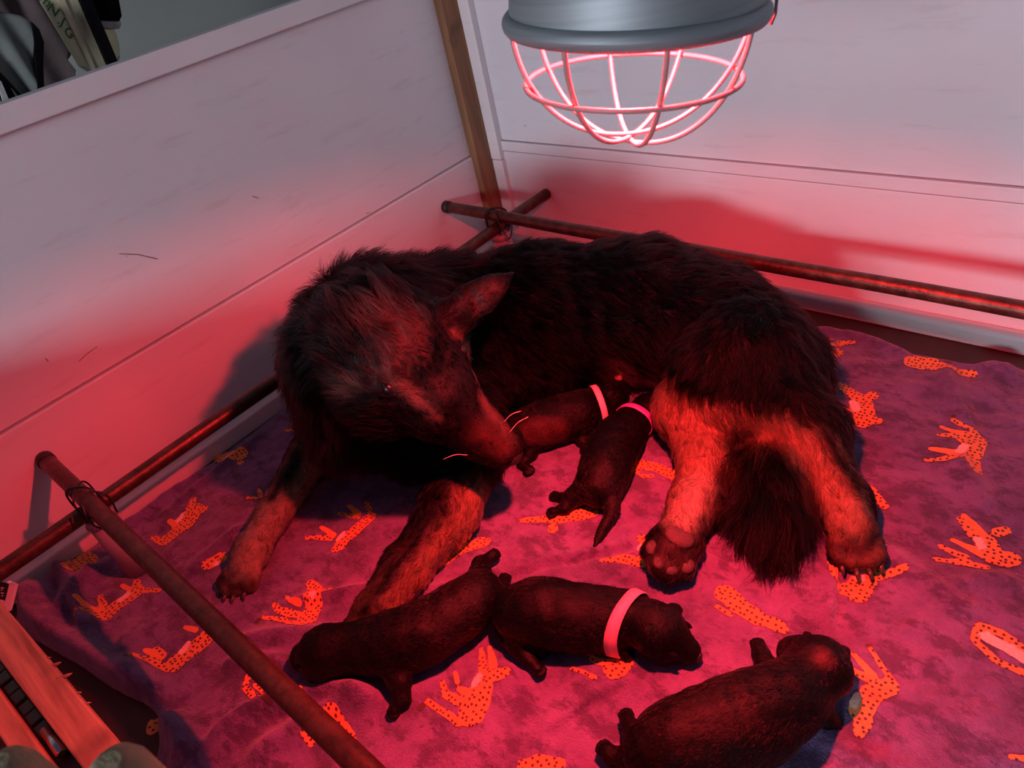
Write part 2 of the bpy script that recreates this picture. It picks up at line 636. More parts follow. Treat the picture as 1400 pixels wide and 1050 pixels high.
plo = bpy.data.objects.new('heat_lamp_light', pl)
COL.objects.link(plo)
plo.parent = lamp
plo.location = Vector(ax * 0.041)
# the part of the light that the reflector throws straight down
sl_ = bpy.data.lights.new('heat_lamp_beam', 'SPOT')
sl_.energy = 80.0
sl_.color = (1.0, 0.035, 0.045)
sl_.spot_size = math.radians(76)
sl_.spot_blend = 1.0
sl_.shadow_soft_size = 0.02
slo = bpy.data.objects.new('heat_lamp_beam', sl_)
COL.objects.link(slo)
slo.parent = lamp
slo.location = Vector(ax * 0.036)
slo.rotation_euler = Vector(-ax).to_track_quat('-Z', 'Y').to_euler()
# ------------------------------------------------------------------ blanket
def vnoise(x, y, cell, seed):
    """smooth value noise in the plane"""
    r = np.random.default_rng(seed)
    T = r.uniform(-1, 1, (64, 64))
    gx, gy = x / cell + 100, y / cell + 100
    i, j = np.floor(gx).astype(int), np.floor(gy).astype(int)
    fx, fy = gx - i, gy - j
    fx, fy = fx * fx * fx * (fx * (fx * 6 - 15) + 10), fy * fy * fy * (fy * (fy * 6 - 15) + 10)
    g = lambda a, b: T[(i + a) % 64, (j + b) % 64]
    return (g(0, 0) * (1 - fx) + g(1, 0) * fx) * (1 - fy) + (g(0, 1) * (1 - fx) + g(1, 1) * fx) * fy


def seg_dist(x, y, P):
    """distance to a polyline, side (+ left) and the parameter along it"""
    best = np.full(x.shape, 9.0)
    side = np.zeros(x.shape)
    par = np.zeros(x.shape)
    n = len(P) - 1
    for k in range(n):
        ax_, ay_ = P[k][0], P[k][1]
        bx_, by_ = P[k + 1][0], P[k + 1][1]
        dx, dy = bx_ - ax_, by_ - ay_
        t = np.clip(((x - ax_) * dx + (y - ay_) * dy) / (dx * dx + dy * dy), 0, 1)
        qx, qy = x - ax_ - t * dx, y - ay_ - t * dy
        d = np.hypot(qx, qy)
        m = d < best
        best[m] = d[m]
        side[m] = (dx * qy - dy * qx)[m] / math.hypot(dx, dy)
        par[m] = (k + t[m]) / n
    return best, side, par


def fl(pts, z=0.012, n=0):
    Q = np.array([U(px, py, z)[:2] for px, py in pts])
    return spline(Q, n) if n else Q


LEFT = [(-1.112, -0.085), (-1.110, 0.1), (-1.108, 0.5), (-1.106, 1.02)]
BACK = [(-1.106, 1.02), (-0.7, 1.035), (-0.375, 1.022), (-0.293, 1.024), (-0.21, 1.004), (-0.132, 1.008), (-0.06, 1.03), (0.45, 1.02)]
FRONT = [(-1.112, -0.085), (-1.06, -0.108), (-0.98, -0.094), (-0.90, -0.076), (-0.82, -0.062), (-0.755, -0.045), (-0.715, -0.048), (-0.682, -0.075), (-0.655, -0.13), (-0.60, -0.19), (-0.45, -0.22), (0.0, -0.24), (0.45, -0.24)]
RIGHT = [(0.45, -0.24), (0.45, 1.02)]


def resample(P, n):
    P = np.asarray(P, float)
    if len(P) > 2:
        P = spline(P, 300)
    s = np.r_[0, np.cumsum(np.hypot(*np.diff(P, axis=0).T))]
    q = np.linspace(0, s[-1], n)
    return np.stack([np.interp(q, s, P[:, 0]), np.interp(q, s, P[:, 1])], 1)


BOUND = np.vstack([resample(LEFT, 80), resample(BACK, 120), resample(RIGHT, 60)[::-1], resample(FRONT, 160)[::-1]])

# (points in the frame, height, width, kind)
RIDGES = [
    ([(690, 790), (740, 772), (810, 758), (885, 744)], 0.007, 0.012, 'step'),
    ([(1152, 758), (1146, 800), (1140, 875)], 0.007, 0.012, 'step-'),
    ([(870, 930), (800, 965), (735, 1012)], 0.006, 0.010, 'step-'),
    ([(385, 828), (440, 818), (490, 808), (540, 800)], 0.009, 0.010, 'ridge'),
    ([(300, 880), (420, 868), (500, 870)], 0.009, 0.013, 'ridge'),
    ([(300, 912), (360, 905), (410, 918)], 0.010, 0.012, 'ridge'),
    ([(270, 1048), (330, 985), (400, 958), (470, 945), (530, 962)], 0.016, 0.014, 'ridge'),
    ([(330, 1048), (420, 985), (520, 950)], 0.012, 0.016, 'ridge'),
    ([(560, 815), (600, 806), (640, 808)], 0.008, 0.010, 'ridge'),
    ([(1290, 500), (1305, 545), (1325, 580)], 0.011, 0.014, 'ridge'),
    ([(1250, 480), (1320, 498), (1400, 520)], 0.012, 0.016, 'ridge'),
    ([(1300, 620), (1335, 668), (1345, 700)], 0.008, 0.014, 'ridge'),
    ([(1110, 446), (1180, 462), (1250, 484)], 0.010, 0.012, 'ridge'),
    ([(1195, 740), (1280, 800), (1340, 840)], 0.006, 0.012, 'ridge'),
    ([(1290, 800), (1350, 790), (1400, 798)], 0.007, 0.010, 'ridge'),
    ([(1120, 1005), (1180, 1040), (1220, 1048)], 0.006, 0.012, 'ridge'),
    ([(225, 700), (300, 640), (360, 590)], 0.006, 0.010, 'ridge'),
    ([(150, 735), (215, 690), (300, 610)], 0.008, 0.012, 'ridge'),
    ([(45, 795), (62, 860), (130, 915), (215, 962)], 0.030, 0.026, 'ridge'),
    ([(75, 770), (100, 800), (90, 860)], 0.016, 0.016, 'ridge'),
    ([(140, 770), (115, 820), (135, 880)], 0.018, 0.014, 'ridge'),
    ([(180, 860), (190, 915), (230, 960)], 0.010, 0.016, 'ridge'),
    ([(225, 985), (250, 1010), (262, 1048)], 0.022, 0.020, 'ridge'),
    ([(340, 720), (300, 745), (250, 790)], 0.006, 0.012, 'ridge'),
    ([(560, 1000), (640, 960), (700, 900)], 0.004, 0.012, 'ridge'),
    ([(1000, 905), (1060, 960), (1150, 1010)], 0.004, 0.012, 'ridge'),
]
RID = [(fl(p, 0.012, 24), h * (1.5 if p[0][0] < 480 and k == 'ridge' else 1.25), w * (0.85 if p[0][0] < 480 else 1.0), k) for p, h, w, k in RIDGES]


def blanket_z(x, y):
    z = 0.011 + 0.0036 * vnoise(x, y, 0.11, 3) + 0.0034 * vnoise(x + 0.3 * y, y - 0.4 * x, 0.055, 4) + 0.0015 * vnoise(x - 0.5 * y, y, 0.022, 5)
    z += 0.0006 * vnoise(x, y, 0.009, 8)
    for P, h, w, kind in RID:
        lo, hi = P.min(0) - 4 * w - 0.05, P.max(0) + 4 * w + 0.05
        m = (x > lo[0]) & (x < hi[0]) & (y > lo[1]) & (y < hi[1])
        if not m.any():
            continue
        d, sd, t = seg_dist(x[m], y[m], P)
        ends = np.clip(np.minimum(t, 1 - t) / 0.18, 0, 1)
        ends = ends * ends * (3 - 2 * ends)
        if kind == 'ridge':
            z[m] += h * np.exp(-(d / w) ** 2) * (0.25 + 0.75 * ends)
        else:
            sg = 1 if kind == 'step' else -1
            s_ = sd * sg
            prof = np.where(s_ > 0, np.exp(-np.abs(s_) / 0.028) * (1 - np.exp(-np.abs(s_) / 0.0022)), 0.0)
            dip = np.exp(-((s_ + 0.002) / 0.003) ** 2) * 0.35
            fall = np.exp(-(np.maximum(d - np.abs(sd), 0) / 0.01) ** 2)
            z[m] += h * (prof * 1.3 - dip) * ends * fall
    lo = np.minimum(np.minimum(x - BOUND[:, 0].min(), 9), 9)
    near = np.ones(x.shape, bool)
    d, _, _ = seg_dist(x, y, BOUND[::2])
    edge = np.sqrt(np.clip(d / 0.022, 0, 1) * (2 - np.clip(d / 0.022, 0, 1)))
    return 0.002 + np.maximum(z - 0.002, 0.004) * edge


def coons(nu, nv):
    F_, B_, L_, R_ = resample(FRONT, nu), resample(BACK, nu), resample(LEFT, nv), resample(RIGHT, nv)
    # same x along front and back keeps the cells square
    xs = np.linspace(0, 1, nu)
    u = xs[:, None, None]
    v = np.linspace(0, 1, nv)[None, :, None]
    S = (1 - v) * F_[:, None] + v * B_[:, None] + (1 - u) * L_[None] + u * R_[None]
    S -= (1 - u) * (1 - v) * F_[0] + u * (1 - v) * F_[-1] + (1 - u) * v * B_[0] + u * v * B_[-1]
    return S


NU, NV = 430, 330
S = coons(NU, NV)
X, Y = S[..., 0].ravel(), S[..., 1].ravel()
Z = blanket_z(X.copy(), Y.copy())
idx = np.arange(NU * NV).reshape(NU, NV)
quads = np.stack([idx[:-1, :-1], idx[1:, :-1], idx[1:, 1:], idx[:-1, 1:]], -1).reshape(-1, 4)
blanket = tag(empty('blanket', (-0.4, 0.4, 0.0)), 'purple plush blanket printed with orange cheetahs spread over the floor', 'blanket')
link('cloth', np_mesh('cloth', np.stack([X, Y, Z], 1), quads), M['plush'], blanket, True)

ORANGE, CREAM, DARK = (0.66, 0.215, 0.05), (0.80, 0.52, 0.40), (0.05, 0.022, 0.02)
# cheetahs: strokes of (kind, points, radii in frame pixels)
CHEETAHS = [
    [('o', [(266, 697), (252, 716), (226, 735)], 11, 10), ('o', [(264, 684), (258, 700)], 5, 7), ('p', [(232, 712), (246, 722)], 5, 6), ('o', [(279, 696)], 6, 6), ('o', [(208, 733), (226, 740)], 4, 6), ('w', [(249, 703), (243, 711)], 3, 3)],
    [('o', [(301, 622), (327, 622)], 10, 11), ('w', [(311, 624), (320, 618)], 6, 5), ('o', [(329, 633)], 5, 5)],
    [('o', [(340, 683), (353, 683)], 2.5, 3), ('o', [(355, 671), (358, 680)], 3, 3)],
    [('o', [(391, 590), (405, 588)], 2.5, 3), ('o', [(401, 579), (408, 584)], 4, 4)],
    [('o', [(505, 706), (482, 728), (466, 744)], 9, 9), ('o', [(459, 750)], 6, 6), ('p', [(490, 700), (476, 690)], 5, 4), ('o', [(463, 701), (488, 705)], 2.5, 4), ('p', [(440, 722), (456, 732)], 4, 5), ('o', [(419, 737), (453, 736)], 2.6, 4), ('o', [(500, 685), (506, 698)], 2.6, 4), ('d', [(497, 681), (500, 679)], 2.6, 2.6), ('w', [(470, 728), (462, 737)], 3, 3)],
    [('o', [(285, 773), (302, 762)], 8, 9), ('w', [(296, 770)], 4, 4)],
    [('o', [(428, 802), (432, 828), (420, 851)], 8, 14), ('o', [(424, 797), (434, 806)], 6, 7), ('o', [(446, 813), (456, 811)], 7, 5), ('w', [(436, 812), (432, 822)], 5, 4), ('p', [(393, 817), (400, 826), (412, 829)], 3, 5), ('o', [(376, 827), (382, 836), (406, 842)], 3.5, 6), ('o', [(361, 845), (386, 850), (408, 858)], 3, 4), ('d', [(353, 849), (358, 846)], 3.4, 3)],
    [('o', [(96, 762), (112, 764), (118, 770)], 13, 14), ('o', [(108, 778)], 12, 12), ('o', [(71, 762), (77, 771), (84, 764)], 3.5, 3), ('d', [(77, 776)], 3.6, 3.6)],
    [('o', [(187, 810), (162, 830), (150, 842)], 10, 11), ('o', [(186, 795), (188, 808)], 5, 7), ('p', [(167, 801), (178, 806)], 4, 5), ('w', [(176, 813), (167, 822)], 4, 4), ('o', [(195, 808), (218, 807)], 5, 3), ('p', [(119, 831), (128, 839), (142, 838)], 4, 6), ('o', [(139, 818), (144, 831)], 3.5, 5), ('o', [(112, 850), (140, 846)], 2.6, 4), ('d', [(110, 856)], 3, 3)],
    [('o', [(287, 868), (258, 890), (238, 906)], 11, 12), ('p', [(252, 856), (268, 862)], 4, 6), ('p', [(203, 892), (222, 897)], 5, 7), ('o', [(215, 888), (222, 896)], 3.5, 6), ('o', [(189, 905), (206, 905), (228, 913)], 3, 5), ('d', [(186, 910)], 3.4, 3.4), ('w', [(256, 879), (247, 889)], 4, 4)],
    [('o', [(340, 926), (336, 942), (350, 956), (368, 963)], 4, 4), ('o', [(372, 915), (393, 933), (417, 954)], 4, 5), ('o', [(352, 936), (362, 945)], 5, 5), ('d', [(370, 964), (378, 970)], 3.6, 3.6)],
    [('o', [(455, 982), (466, 1000), (472, 1012)], 12, 13), ('o', [(418, 1002), (424, 1012)], 6, 6)],
    [('o', [(664, 928), (656, 955), (646, 975)], 13, 18), ('o', [(657, 885), (660, 915)], 3.6, 6), ('p', [(668, 883), (675, 912)], 4.5, 8), ('o', [(681, 926), (693, 920)], 8, 6), ('w', [(655, 926), (650, 936)], 5, 5), ('o', [(604, 931), (609, 948), (626, 958)], 3.6, 7), ('p', [(622, 919), (625, 931)], 3.4, 4), ('p', [(628, 941), (646, 950)], 5, 8), ('o', [(584, 957), (606, 973), (626, 987), (648, 986)], 4, 6), ('d', [(573, 966), (578, 961)], 4, 3.4)],
    [('o', [(632, 750), (662, 740)], 9, 8), ('o', [(593, 779), (610, 768)], 6, 7), ('o', [(610, 768), (632, 752)], 7, 8)],
    [('o', [(794, 705), (808, 700)], 9, 11), ('o', [(711, 713), (752, 709)], 2.6, 6), ('o', [(755, 722)], 7, 7), ('o', [(757, 711), (796, 704)], 6, 9)],
    [('o', [(874, 637), (902, 641), (938, 657)], 9, 8), ('o', [(866, 645), (880, 654), (892, 652)], 2.6, 3)],
    [('o', [(878, 738)], 7, 7), ('o', [(850, 763), (880, 769)], 7, 9), ('o', [(823, 766), (850, 763)], 3, 6), ('w', [(877, 750)], 6, 6)],
    [('o', [(992, 812), (1014, 832), (1038, 846)], 14, 10), ('o', [(1038, 846), (1064, 856)], 8, 9), ('o', [(1071, 860)], 7, 7), ('o', [(980, 830), (1000, 842)], 3, 3)],
    [('o', [(852, 905), (841, 918)], 14, 15), ('o', [(800, 887), (812, 905), (832, 912)], 3, 5), ('o', [(780, 914), (800, 922), (814, 930)], 2.6, 3.4), ('p', [(822, 888), (842, 902)], 5, 8)],
    [('o', [(1186, 763), (1186, 784), (1172, 806)], 13, 15), ('o', [(1197, 784), (1238, 777)], 8, 4), ('w', [(1181, 768), (1175, 786)], 6, 6), ('o', [(1156, 803)], 10, 10), ('o', [(1136, 772), (1142, 790)], 5, 5)],
    [('o', [(1346, 738), (1358, 760)], 13, 14), ('o', [(1370, 764), (1384, 762)], 13, 11), ('p', [(1318, 704), (1330, 718), (1342, 730)], 5, 8), ('o', [(1312, 708), (1330, 730)], 3.6, 6), ('o', [(1364, 728), (1376, 724)], 7, 6), ('p', [(1302, 738), (1342, 757)], 4.5, 8), ('o', [(1280, 762), (1316, 768), (1346, 777)], 3.4, 6), ('o', [(1285, 745), (1320, 762)], 3, 5), ('w', [(1337, 737), (1342, 748)], 5, 5)],
    [('o', [(1324, 600), (1334, 604), (1330, 622)], 14, 11), ('o', [(1322, 620), (1332, 642)], 11, 8), ('p', [(1288, 583), (1314, 592)], 4, 8), ('o', [(1284, 595), (1310, 596)], 3, 6), ('p', [(1272, 615), (1306, 622)], 4.5, 8), ('o', [(1266, 630), (1308, 630)], 3, 5), ('o', [(1303, 574), (1329, 587), (1345, 603)], 3, 3.4), ('d', [(1303, 570)], 3, 3), ('o', [(1335, 650)], 6, 6), ('w', [(1312, 620), (1318, 612)], 5, 5)],
    [('o', [(1146, 528), (1168, 544)], 5, 8), ('o', [(1178, 550), (1182, 574)], 12, 13), ('o', [(1156, 575), (1180, 580)], 6, 9), ('p', [(1141, 561), (1162, 564)], 4, 6), ('o', [(1193, 544)], 7, 7), ('o', [(1198, 577)], 7, 7), ('w', [(1166, 554), (1170, 562)], 5, 5)],
    [('o', [(1128, 482), (1143, 484)], 8, 9), ('o', [(1146, 472), (1166, 470)], 6, 3), ('w', [(1136, 472)], 4, 4), ('o', [(1116, 464), (1136, 466)], 2.4, 2.4)],
    [('o', [(1249, 497), (1270, 500)], 12, 11), ('o', [(1275, 503), (1300, 510), (1330, 513)], 9, 5)],
    [('o', [(1188, 671), (1210, 690)], 10, 5), ('w', [(1188, 673)], 6, 6)],
    [('o', [(1338, 853), (1333, 871), (1366, 901), (1402, 916)], 4.5, 5), ('o', [(1341, 853), (1370, 862), (1402, 884)], 5, 6), ('w', [(1349, 867), (1376, 880), (1402, 896)], 7, 8)],
    [('p', [(1166, 893), (1194, 922)], 4, 7), ('o', [(1188, 884), (1208, 912), (1224, 935)], 2.6, 4), ('o', [(1216, 938), (1192, 948), (1176, 974)], 12, 14), ('o', [(1180, 986), (1175, 1001)], 12, 7), ('o', [(1162, 912), (1190, 928)], 3.4, 6), ('d', [(1187, 881), (1191, 883)], 4, 3), ('w', [(1172, 952), (1166, 964)], 5, 5)],
    [('o', [(716, 1047), (738, 1040), (764, 1044)], 9, 9)],
    [('o', [(212, 988), (208, 997)], 8, 7)],
    [('o', [(1381, 1035), (1404, 1037)], 4, 4)],
    [('o', [(36, 790), (44, 789)], 6, 6)],
]


def cheetah(strokes, number):
    caps = []
    for kind, pts, r0, r1 in strokes:
        Q = fl(pts)
        cx, cy = pts[0]
        depth = float(R[2] @ (U(cx, cy, 0.012) - CAM))
        k = depth / FOC * 1.12
        n = len(Q)
        rr = [(r0 + (r1 - r0) * i / max(1, n - 1)) * k * (0.72 if kind == 'p' else 0.95) for i in range(n)]
        if n == 1:
            caps.append((kind, Q[0], Q[0] + 1e-5, rr[0], rr[0]))
        for i in range(n - 1):
            caps.append((kind, Q[i], Q[i + 1], rr[i], rr[i + 1]))
    P = np.array([c[1] for c in caps] + [c[2] for c in caps])
    h = 0.0028
    lo, hi = P.min(0) - 0.03, P.max(0) + 0.03
    gx, gy = np.arange(lo[0], hi[0], h), np.arange(lo[1], hi[1], h)
    GX, GY = np.meshgrid(gx, gy, indexing='ij')

    def field(x, y, kinds):
        f = np.full(x.shape, 1.0)
        for kd, a, b, ra, rb in caps:
            if kd not in kinds:
                continue
            d = b - a
            t = np.clip(((x - a[0]) * d[0] + (y - a[1]) * d[1]) / (d @ d), 0, 1)
            v = np.hypot(x - a[0] - t * d[0], y - a[1] - t * d[1]) - (ra + (rb - ra) * t)
            f = np.minimum(f, v)
        return f
    F0 = field(GX, GY, 'opwd')
    F0 += 0.0007 * vnoise(GX, GY, 0.006, 40 + number)
    # marching squares, one polygon for each cell
    V, FC, key = [], [], {}

    def vid(p, k):
        if k not in key:
            key[k] = len(V)
            V.append(p)
        return key[k]
    nx, ny = F0.shape
    act = np.argwhere((np.minimum(np.minimum(F0[:-1, :-1], F0[1:, :-1]), np.minimum(F0[1:, 1:], F0[:-1, 1:])) < 0))
    for i, j in act:
        cs = ((i, j), (i + 1, j), (i + 1, j + 1), (i, j + 1))
        poly = []
        for q in range(4):
            a, b = cs[q], cs[(q + 1) % 4]
            fa, fb = F0[a], F0[b]
            if fa < 0:
                poly.append(vid((gx[a[0]], gy[a[1]]), a))
            if (fa < 0) != (fb < 0):
                t = fa / (fa - fb)
                poly.append(vid((gx[a[0]] + t * (gx[b[0]] - gx[a[0]]), gy[a[1]] + t * (gy[b[1]] - gy[a[1]])), (min(a, b), max(a, b))))
        if len(poly) >= 3:
            FC.append(poly)
    if not FC:
        return
    V = np.array(V)
    z = blanket_z(V[:, 0].copy(), V[:, 1].copy()) + 0.0009
    me = bpy.data.meshes.new('cheetah_print')
    me.from_pydata(np.c_[V, z].tolist(), [], FC)
    colr = np.tile(np.array([*ORANGE, 1.0]), (len(V), 1))
    fo, fp, fw, fd = (field(V[:, 0], V[:, 1], c) for c in 'opwd')
    pl_ = (fp < fo) & (fp < 0.003)
    colr[pl_] = (*tuple(c * 1.08 for c in ORANGE), 0.0)
    colr[fw < 0.0005] = (*CREAM, 0.0)
    colr[(fd < fo)] = (*DARK, 0.0)
    at = me.attributes.new('pcol', 'FLOAT_COLOR', 'POINT')
    at.data.foreach_set('color', colr.astype(np.float32).ravel())
    link('cheetah_print', me, M['print'], blanket, True)


for number, strokes in enumerate(CHEETAHS):
    cheetah(strokes, number)
# ------------------------------------------------------------------ bodies as one continuous surface
def frame_from(fwd, up):
    f = np.asarray(fwd, float)
    f = f / np.linalg.norm(f)
    u = np.asarray(up, float)
    u = u - f * (u @ f)
    u /= np.linalg.norm(u)
    return np.stack([f, np.cross(u, f), u])      # rows: forward, side, up


class Body:
    """blends tapered limbs and ellipsoids into one closed skin"""
    def __init__(self, h, lump=None):
        self.lump = lump
        self.h = h
        self.prims = []
        self.paint = []

    def cone(self, a, b, ra, rb, k=0.02, hair=None, flow=None, lift=0.3, grow=True):
        a, b = np.asarray(a, float), np.asarray(b, float)
        self.prims.append(dict(t='c', a=a, b=b, ra=ra, rb=rb, k=k, hair=hair, lift=lift,
                               flow=(b - a if flow is None else np.asarray(flow, float)), grow=grow))

    def chain(self, pts, radii, k=0.02, hair=None, flow=None, lift=0.3):
        for i in range(len(pts) - 1):
            self.cone(pts[i], pts[i + 1], radii[i], radii[i + 1], k, hair, flow, lift)

    def ell(self, c, rad, fr, k=0.02, hair=None, flow=None, lift=0.3):
        c = np.asarray(c, float)
        fr = np.asarray(fr, float)
        self.prims.append(dict(t='e', a=c, b=c, c=c, rad=np.asarray(rad, float), fr=fr, k=k, hair=hair, lift=lift,
                               flow=(fr[0] if flow is None else np.asarray(flow, float))))

    def cut(self, c, rad, fr, k=0.01):
        """carve a hollow"""
        c = np.asarray(c, float)
        self.prims.append(dict(t='e', a=c, b=c, c=c, rad=np.asarray(rad, float), fr=np.asarray(fr, float), k=k, cut=True, hair=None, lift=0.3, flow=np.array([0, 0, 1.0])))

    @staticmethod
    def dist(p, P):
        if p['t'] == 'c':
            ab = p['b'] - p['a']
            L2 = max(ab @ ab, 1e-12)
            q = P - p['a']
            t = np.clip((q @ ab) / L2, 0, 1)
            return np.linalg.norm(q - t[..., None] * ab, axis=-1) - (p['ra'] + (p['rb'] - p['ra']) * t)
        q = (P - p['c']) @ p['fr'].T
        k0 = np.linalg.norm(q / p['rad'], axis=-1)
        k1 = np.linalg.norm(q / p['rad'] ** 2, axis=-1)
        return k0 * (k0 - 1.0) / np.maximum(k1, 1e-9)

    def build(self):
        h = self.h
        lo, hi = np.full(3, 9.0), np.full(3, -9.0)
        for p in self.prims:
            r = max(p['rad']) if p['t'] == 'e' else max(p['ra'], p['rb'])
            p['bl'] = np.minimum(p['a'], p['b']) - r
            p['bh'] = np.maximum(p['a'], p['b']) + r
            if not p.get('cut'):
                lo, hi = np.minimum(lo, p['bl']), np.maximum(hi, p['bh'])
        self.lo = lo - 4 * h
        n = np.ceil((hi + 4 * h - self.lo) / h).astype(int) + 1
        self.n = n
        axs = [self.lo[i] + h * np.arange(n[i]) for i in range(3)]
        F = np.full(tuple(n), 0.05)
        for p in self.prims:
            m = p['k'] + 0.05
            i0 = np.maximum(np.floor((p['bl'] - m - self.lo) / h).astype(int), 0)
            i1 = np.minimum(np.ceil((p['bh'] + m - self.lo) / h).astype(int) + 1, n)
            sl = tuple(slice(a, b) for a, b in zip(i0, i1))
            G = np.stack(np.meshgrid(axs[0][sl[0]], axs[1][sl[1]], axs[2][sl[2]], indexing='ij'), -1)
            d = self.dist(p, G)
            f = F[sl]
            k = p['k']
            if p.get('cut'):
                d = -d
                hh = np.clip(0.5 - 0.5 * (f - d) / k, 0, 1)
                F[sl] = f * (1 - hh) + d * hh + k * hh * (1 - hh)
            else:
                hh = np.clip(0.5 + 0.5 * (f - d) / k, 0, 1)
                F[sl] = f * (1 - hh) + d * hh - k * hh * (1 - hh)
        # uneven flesh under the coat, and a flat side where it rests
        if self.lump:
            w = 2 * math.pi / self.lump[1]
            ph = self.lump[2]
            X_, Y_, Z_ = (axs[0][:, None, None], axs[1][None, :, None], axs[2][None, None, :])
            F += self.lump[0] * (np.sin(w * X_ + 2.1 * np.sin(w * 0.6 * Y_ + ph) + ph) * np.cos(w * 0.9 * Y_ + 1.7 * np.sin(w * 0.7 * Z_) + 2 * ph) + 0.6 * np.sin(w * 1.7 * (X_ + Z_) + ph) * np.sin(w * 1.5 * (Y_ - Z_)))
        F = np.maximum(F, (0.006 - axs[2])[None, None, :])
        self.F = F
        self.axs = axs
        return self

    def sample(self, P):
        g = (np.asarray(P, float) - self.lo) / self.h
        g = np.clip(g, 0.001, self.n - 1.002)
        i = np.floor(g).astype(int)
        f = g - i
        out = 0
        for dx in (0, 1):
            for dy in (0, 1):
                for dz in (0, 1):
                    w = (f[..., 0] if dx else 1 - f[..., 0]) * (f[..., 1] if dy else 1 - f[..., 1]) * (f[..., 2] if dz else 1 - f[..., 2])
                    out = out + w * self.F[i[..., 0] + dx, i[..., 1] + dy, i[..., 2] + dz]
        return out

    def normal(self, P):
        e = self.h * 0.8
        g = np.stack([self.sample(P + np.eye(3)[i] * e) - self.sample(P - np.eye(3)[i] * e) for i in range(3)], -1)
        return g / np.maximum(np.linalg.norm(g, axis=-1, keepdims=True), 1e-9)

    def hit(self, px, py):
        """first point of the skin on the sight line through a pixel"""
        d = ray(px, py)
        d = d / np.linalg.norm(d)
        T = np.arange(0.35, 2.0, 0.0015)
        P = CAM + T[:, None] * d
        ok = np.all((P > self.lo) & (P < self.lo + (self.n - 1) * self.h), axis=1)
        v = np.where(ok, self.sample(P), 1.0)
        w = np.nonzero(v < 0)[0]
        return P[w[0]] if len(w) else P[np.argmin(v)]

    def stroke(self, px, radius, color, soft=0.012):
        """a stroke of coat colour, laid along the skin"""
        self.paint.append(([self.hit(x, y) for x, y in px], radius, np.asarray(color, float), soft))

    def colors(self, P, base):
        c = np.tile(np.asarray(base, float), (len(P), 1))
        for pts, r, col, soft in self.paint:
            d = np.full(len(P), 9.0)
            for i in range(max(1, len(pts) - 1)):
                a = pts[i]
                b = pts[i + 1] if len(pts) > 1 else pts[i] + 1e-5
                ab = b - a
                t = np.clip(((P - a) @ ab) / max(ab @ ab, 1e-12), 0, 1)
                d = np.minimum(d, np.linalg.norm(P - a - t[:, None] * ab, axis=1))
            w = np.clip((r + soft - d) / (2 * soft), 0, 1)[:, None]
            c = c * (1 - w) + col * w
        return c

    def mesh(self, name):
        F, h = self.F, self.h
        ins = F < 0
        n = self.n
        c = [ins[a:n[0] - 1 + a, b:n[1] - 1 + b, d:n[2] - 1 + d] for a in (0, 1) for b in (0, 1) for d in (0, 1)]
        s_ = sum(x.astype(np.int8) for x in c)
        act = (s_ > 0) & (s_ < 8)
        cells = np.argwhere(act)
        vid = np.full(act.shape, -1, np.int64)
        vid[act] = np.arange(len(cells))
        acc = np.zeros((len(cells), 3))
        cnt = np.zeros(len(cells))
        I, J, K = cells.T
        corners = [(a, b, d) for a in (0, 1) for b in (0, 1) for d in (0, 1)]
        for q, A in enumerate(corners):
            for B in corners[q + 1:]:
                if sum(abs(A[i] - B[i]) for i in range(3)) != 1:
                    continue
                fa = F[I + A[0], J + A[1], K + A[2]]
                fb = F[I + B[0], J + B[1], K + B[2]]
                m = (fa < 0) != (fb < 0)
                t = np.where(m, fa / np.where(m, fa - fb, 1), 0)
                p = np.array(A)[None] + t[:, None] * (np.array(B) - np.array(A))[None]
                acc[m] += p[m]
                cnt[m] += 1
        V = self.lo + h * (cells + acc / cnt[:, None])
        quads = []
        for axn in range(3):
            o1, o2 = [(1, 2), (2, 0), (0, 1)][axn]
            sA = [slice(1, n[i] - 1) for i in range(3)]
            sB = list(sA)
            sA[axn] = slice(0, n[axn] - 1)
            sB[axn] = slice(1, n[axn])
            x, y = ins[tuple(sA)], ins[tuple(sB)]
            for flip, mask in ((False, x & ~y), (True, ~x & y)):
                e = np.argwhere(mask)
                if not len(e):
                    continue
                base = e.copy()
                for i in range(3):
                    if i != axn:
                        base[:, i] += 1
                def cell(d1, d2):
                    b = base.copy()
                    b[:, o1] += d1
                    b[:, o2] += d2
                    return vid[b[:, 0], b[:, 1], b[:, 2]]
                qd = np.stack([cell(-1, -1), cell(0, -1), cell(0, 0), cell(-1, 0)], 1)
                quads.append(qd[:, ::-1] if flip else qd)
        Q = np.vstack(quads)
        Q = Q[(Q >= 0).all(1)]
        # two passes onto the true surface
        for _ in range(2):
            V = V - self.normal(V) * self.sample(V)[:, None] * 0.9
        self.V, self.Q = V, Q
        return np_mesh(name, V, Q)

    def coat_mesh(self, name, mat, parent, base):
        me = self.mesh(name)
        c = self.colors(self.V, base)
        at = me.attributes.new('coat', 'FLOAT_COLOR', 'POINT')
        at.data.foreach_set('color', np.c_[c, np.ones(len(c))].astype(np.float32).ravel())
        return link(name, me, mat, parent, True)

    def fur(self, name, count, mat, parent, base, seed, width=0.00022, length_scale=1.0, clump=0.5, npt=5, floor=0.006, gravity=0.25, colvar=0.35, clump_size=18):
        rg = np.random.default_rng(seed)
        V, Q = self.V, self.Q
        T = np.vstack([Q[:, [0, 1, 2]], Q[:, [0, 2, 3]]])
        A, B, C = V[T[:, 0]], V[T[:, 1]], V[T[:, 2]]
        area = np.linalg.norm(np.cross(B - A, C - A), axis=1)
        pick = rg.choice(len(T), count, p=area / area.sum())
        r1, r2 = rg.random(count), rg.random(count)
        s1 = np.sqrt(r1)
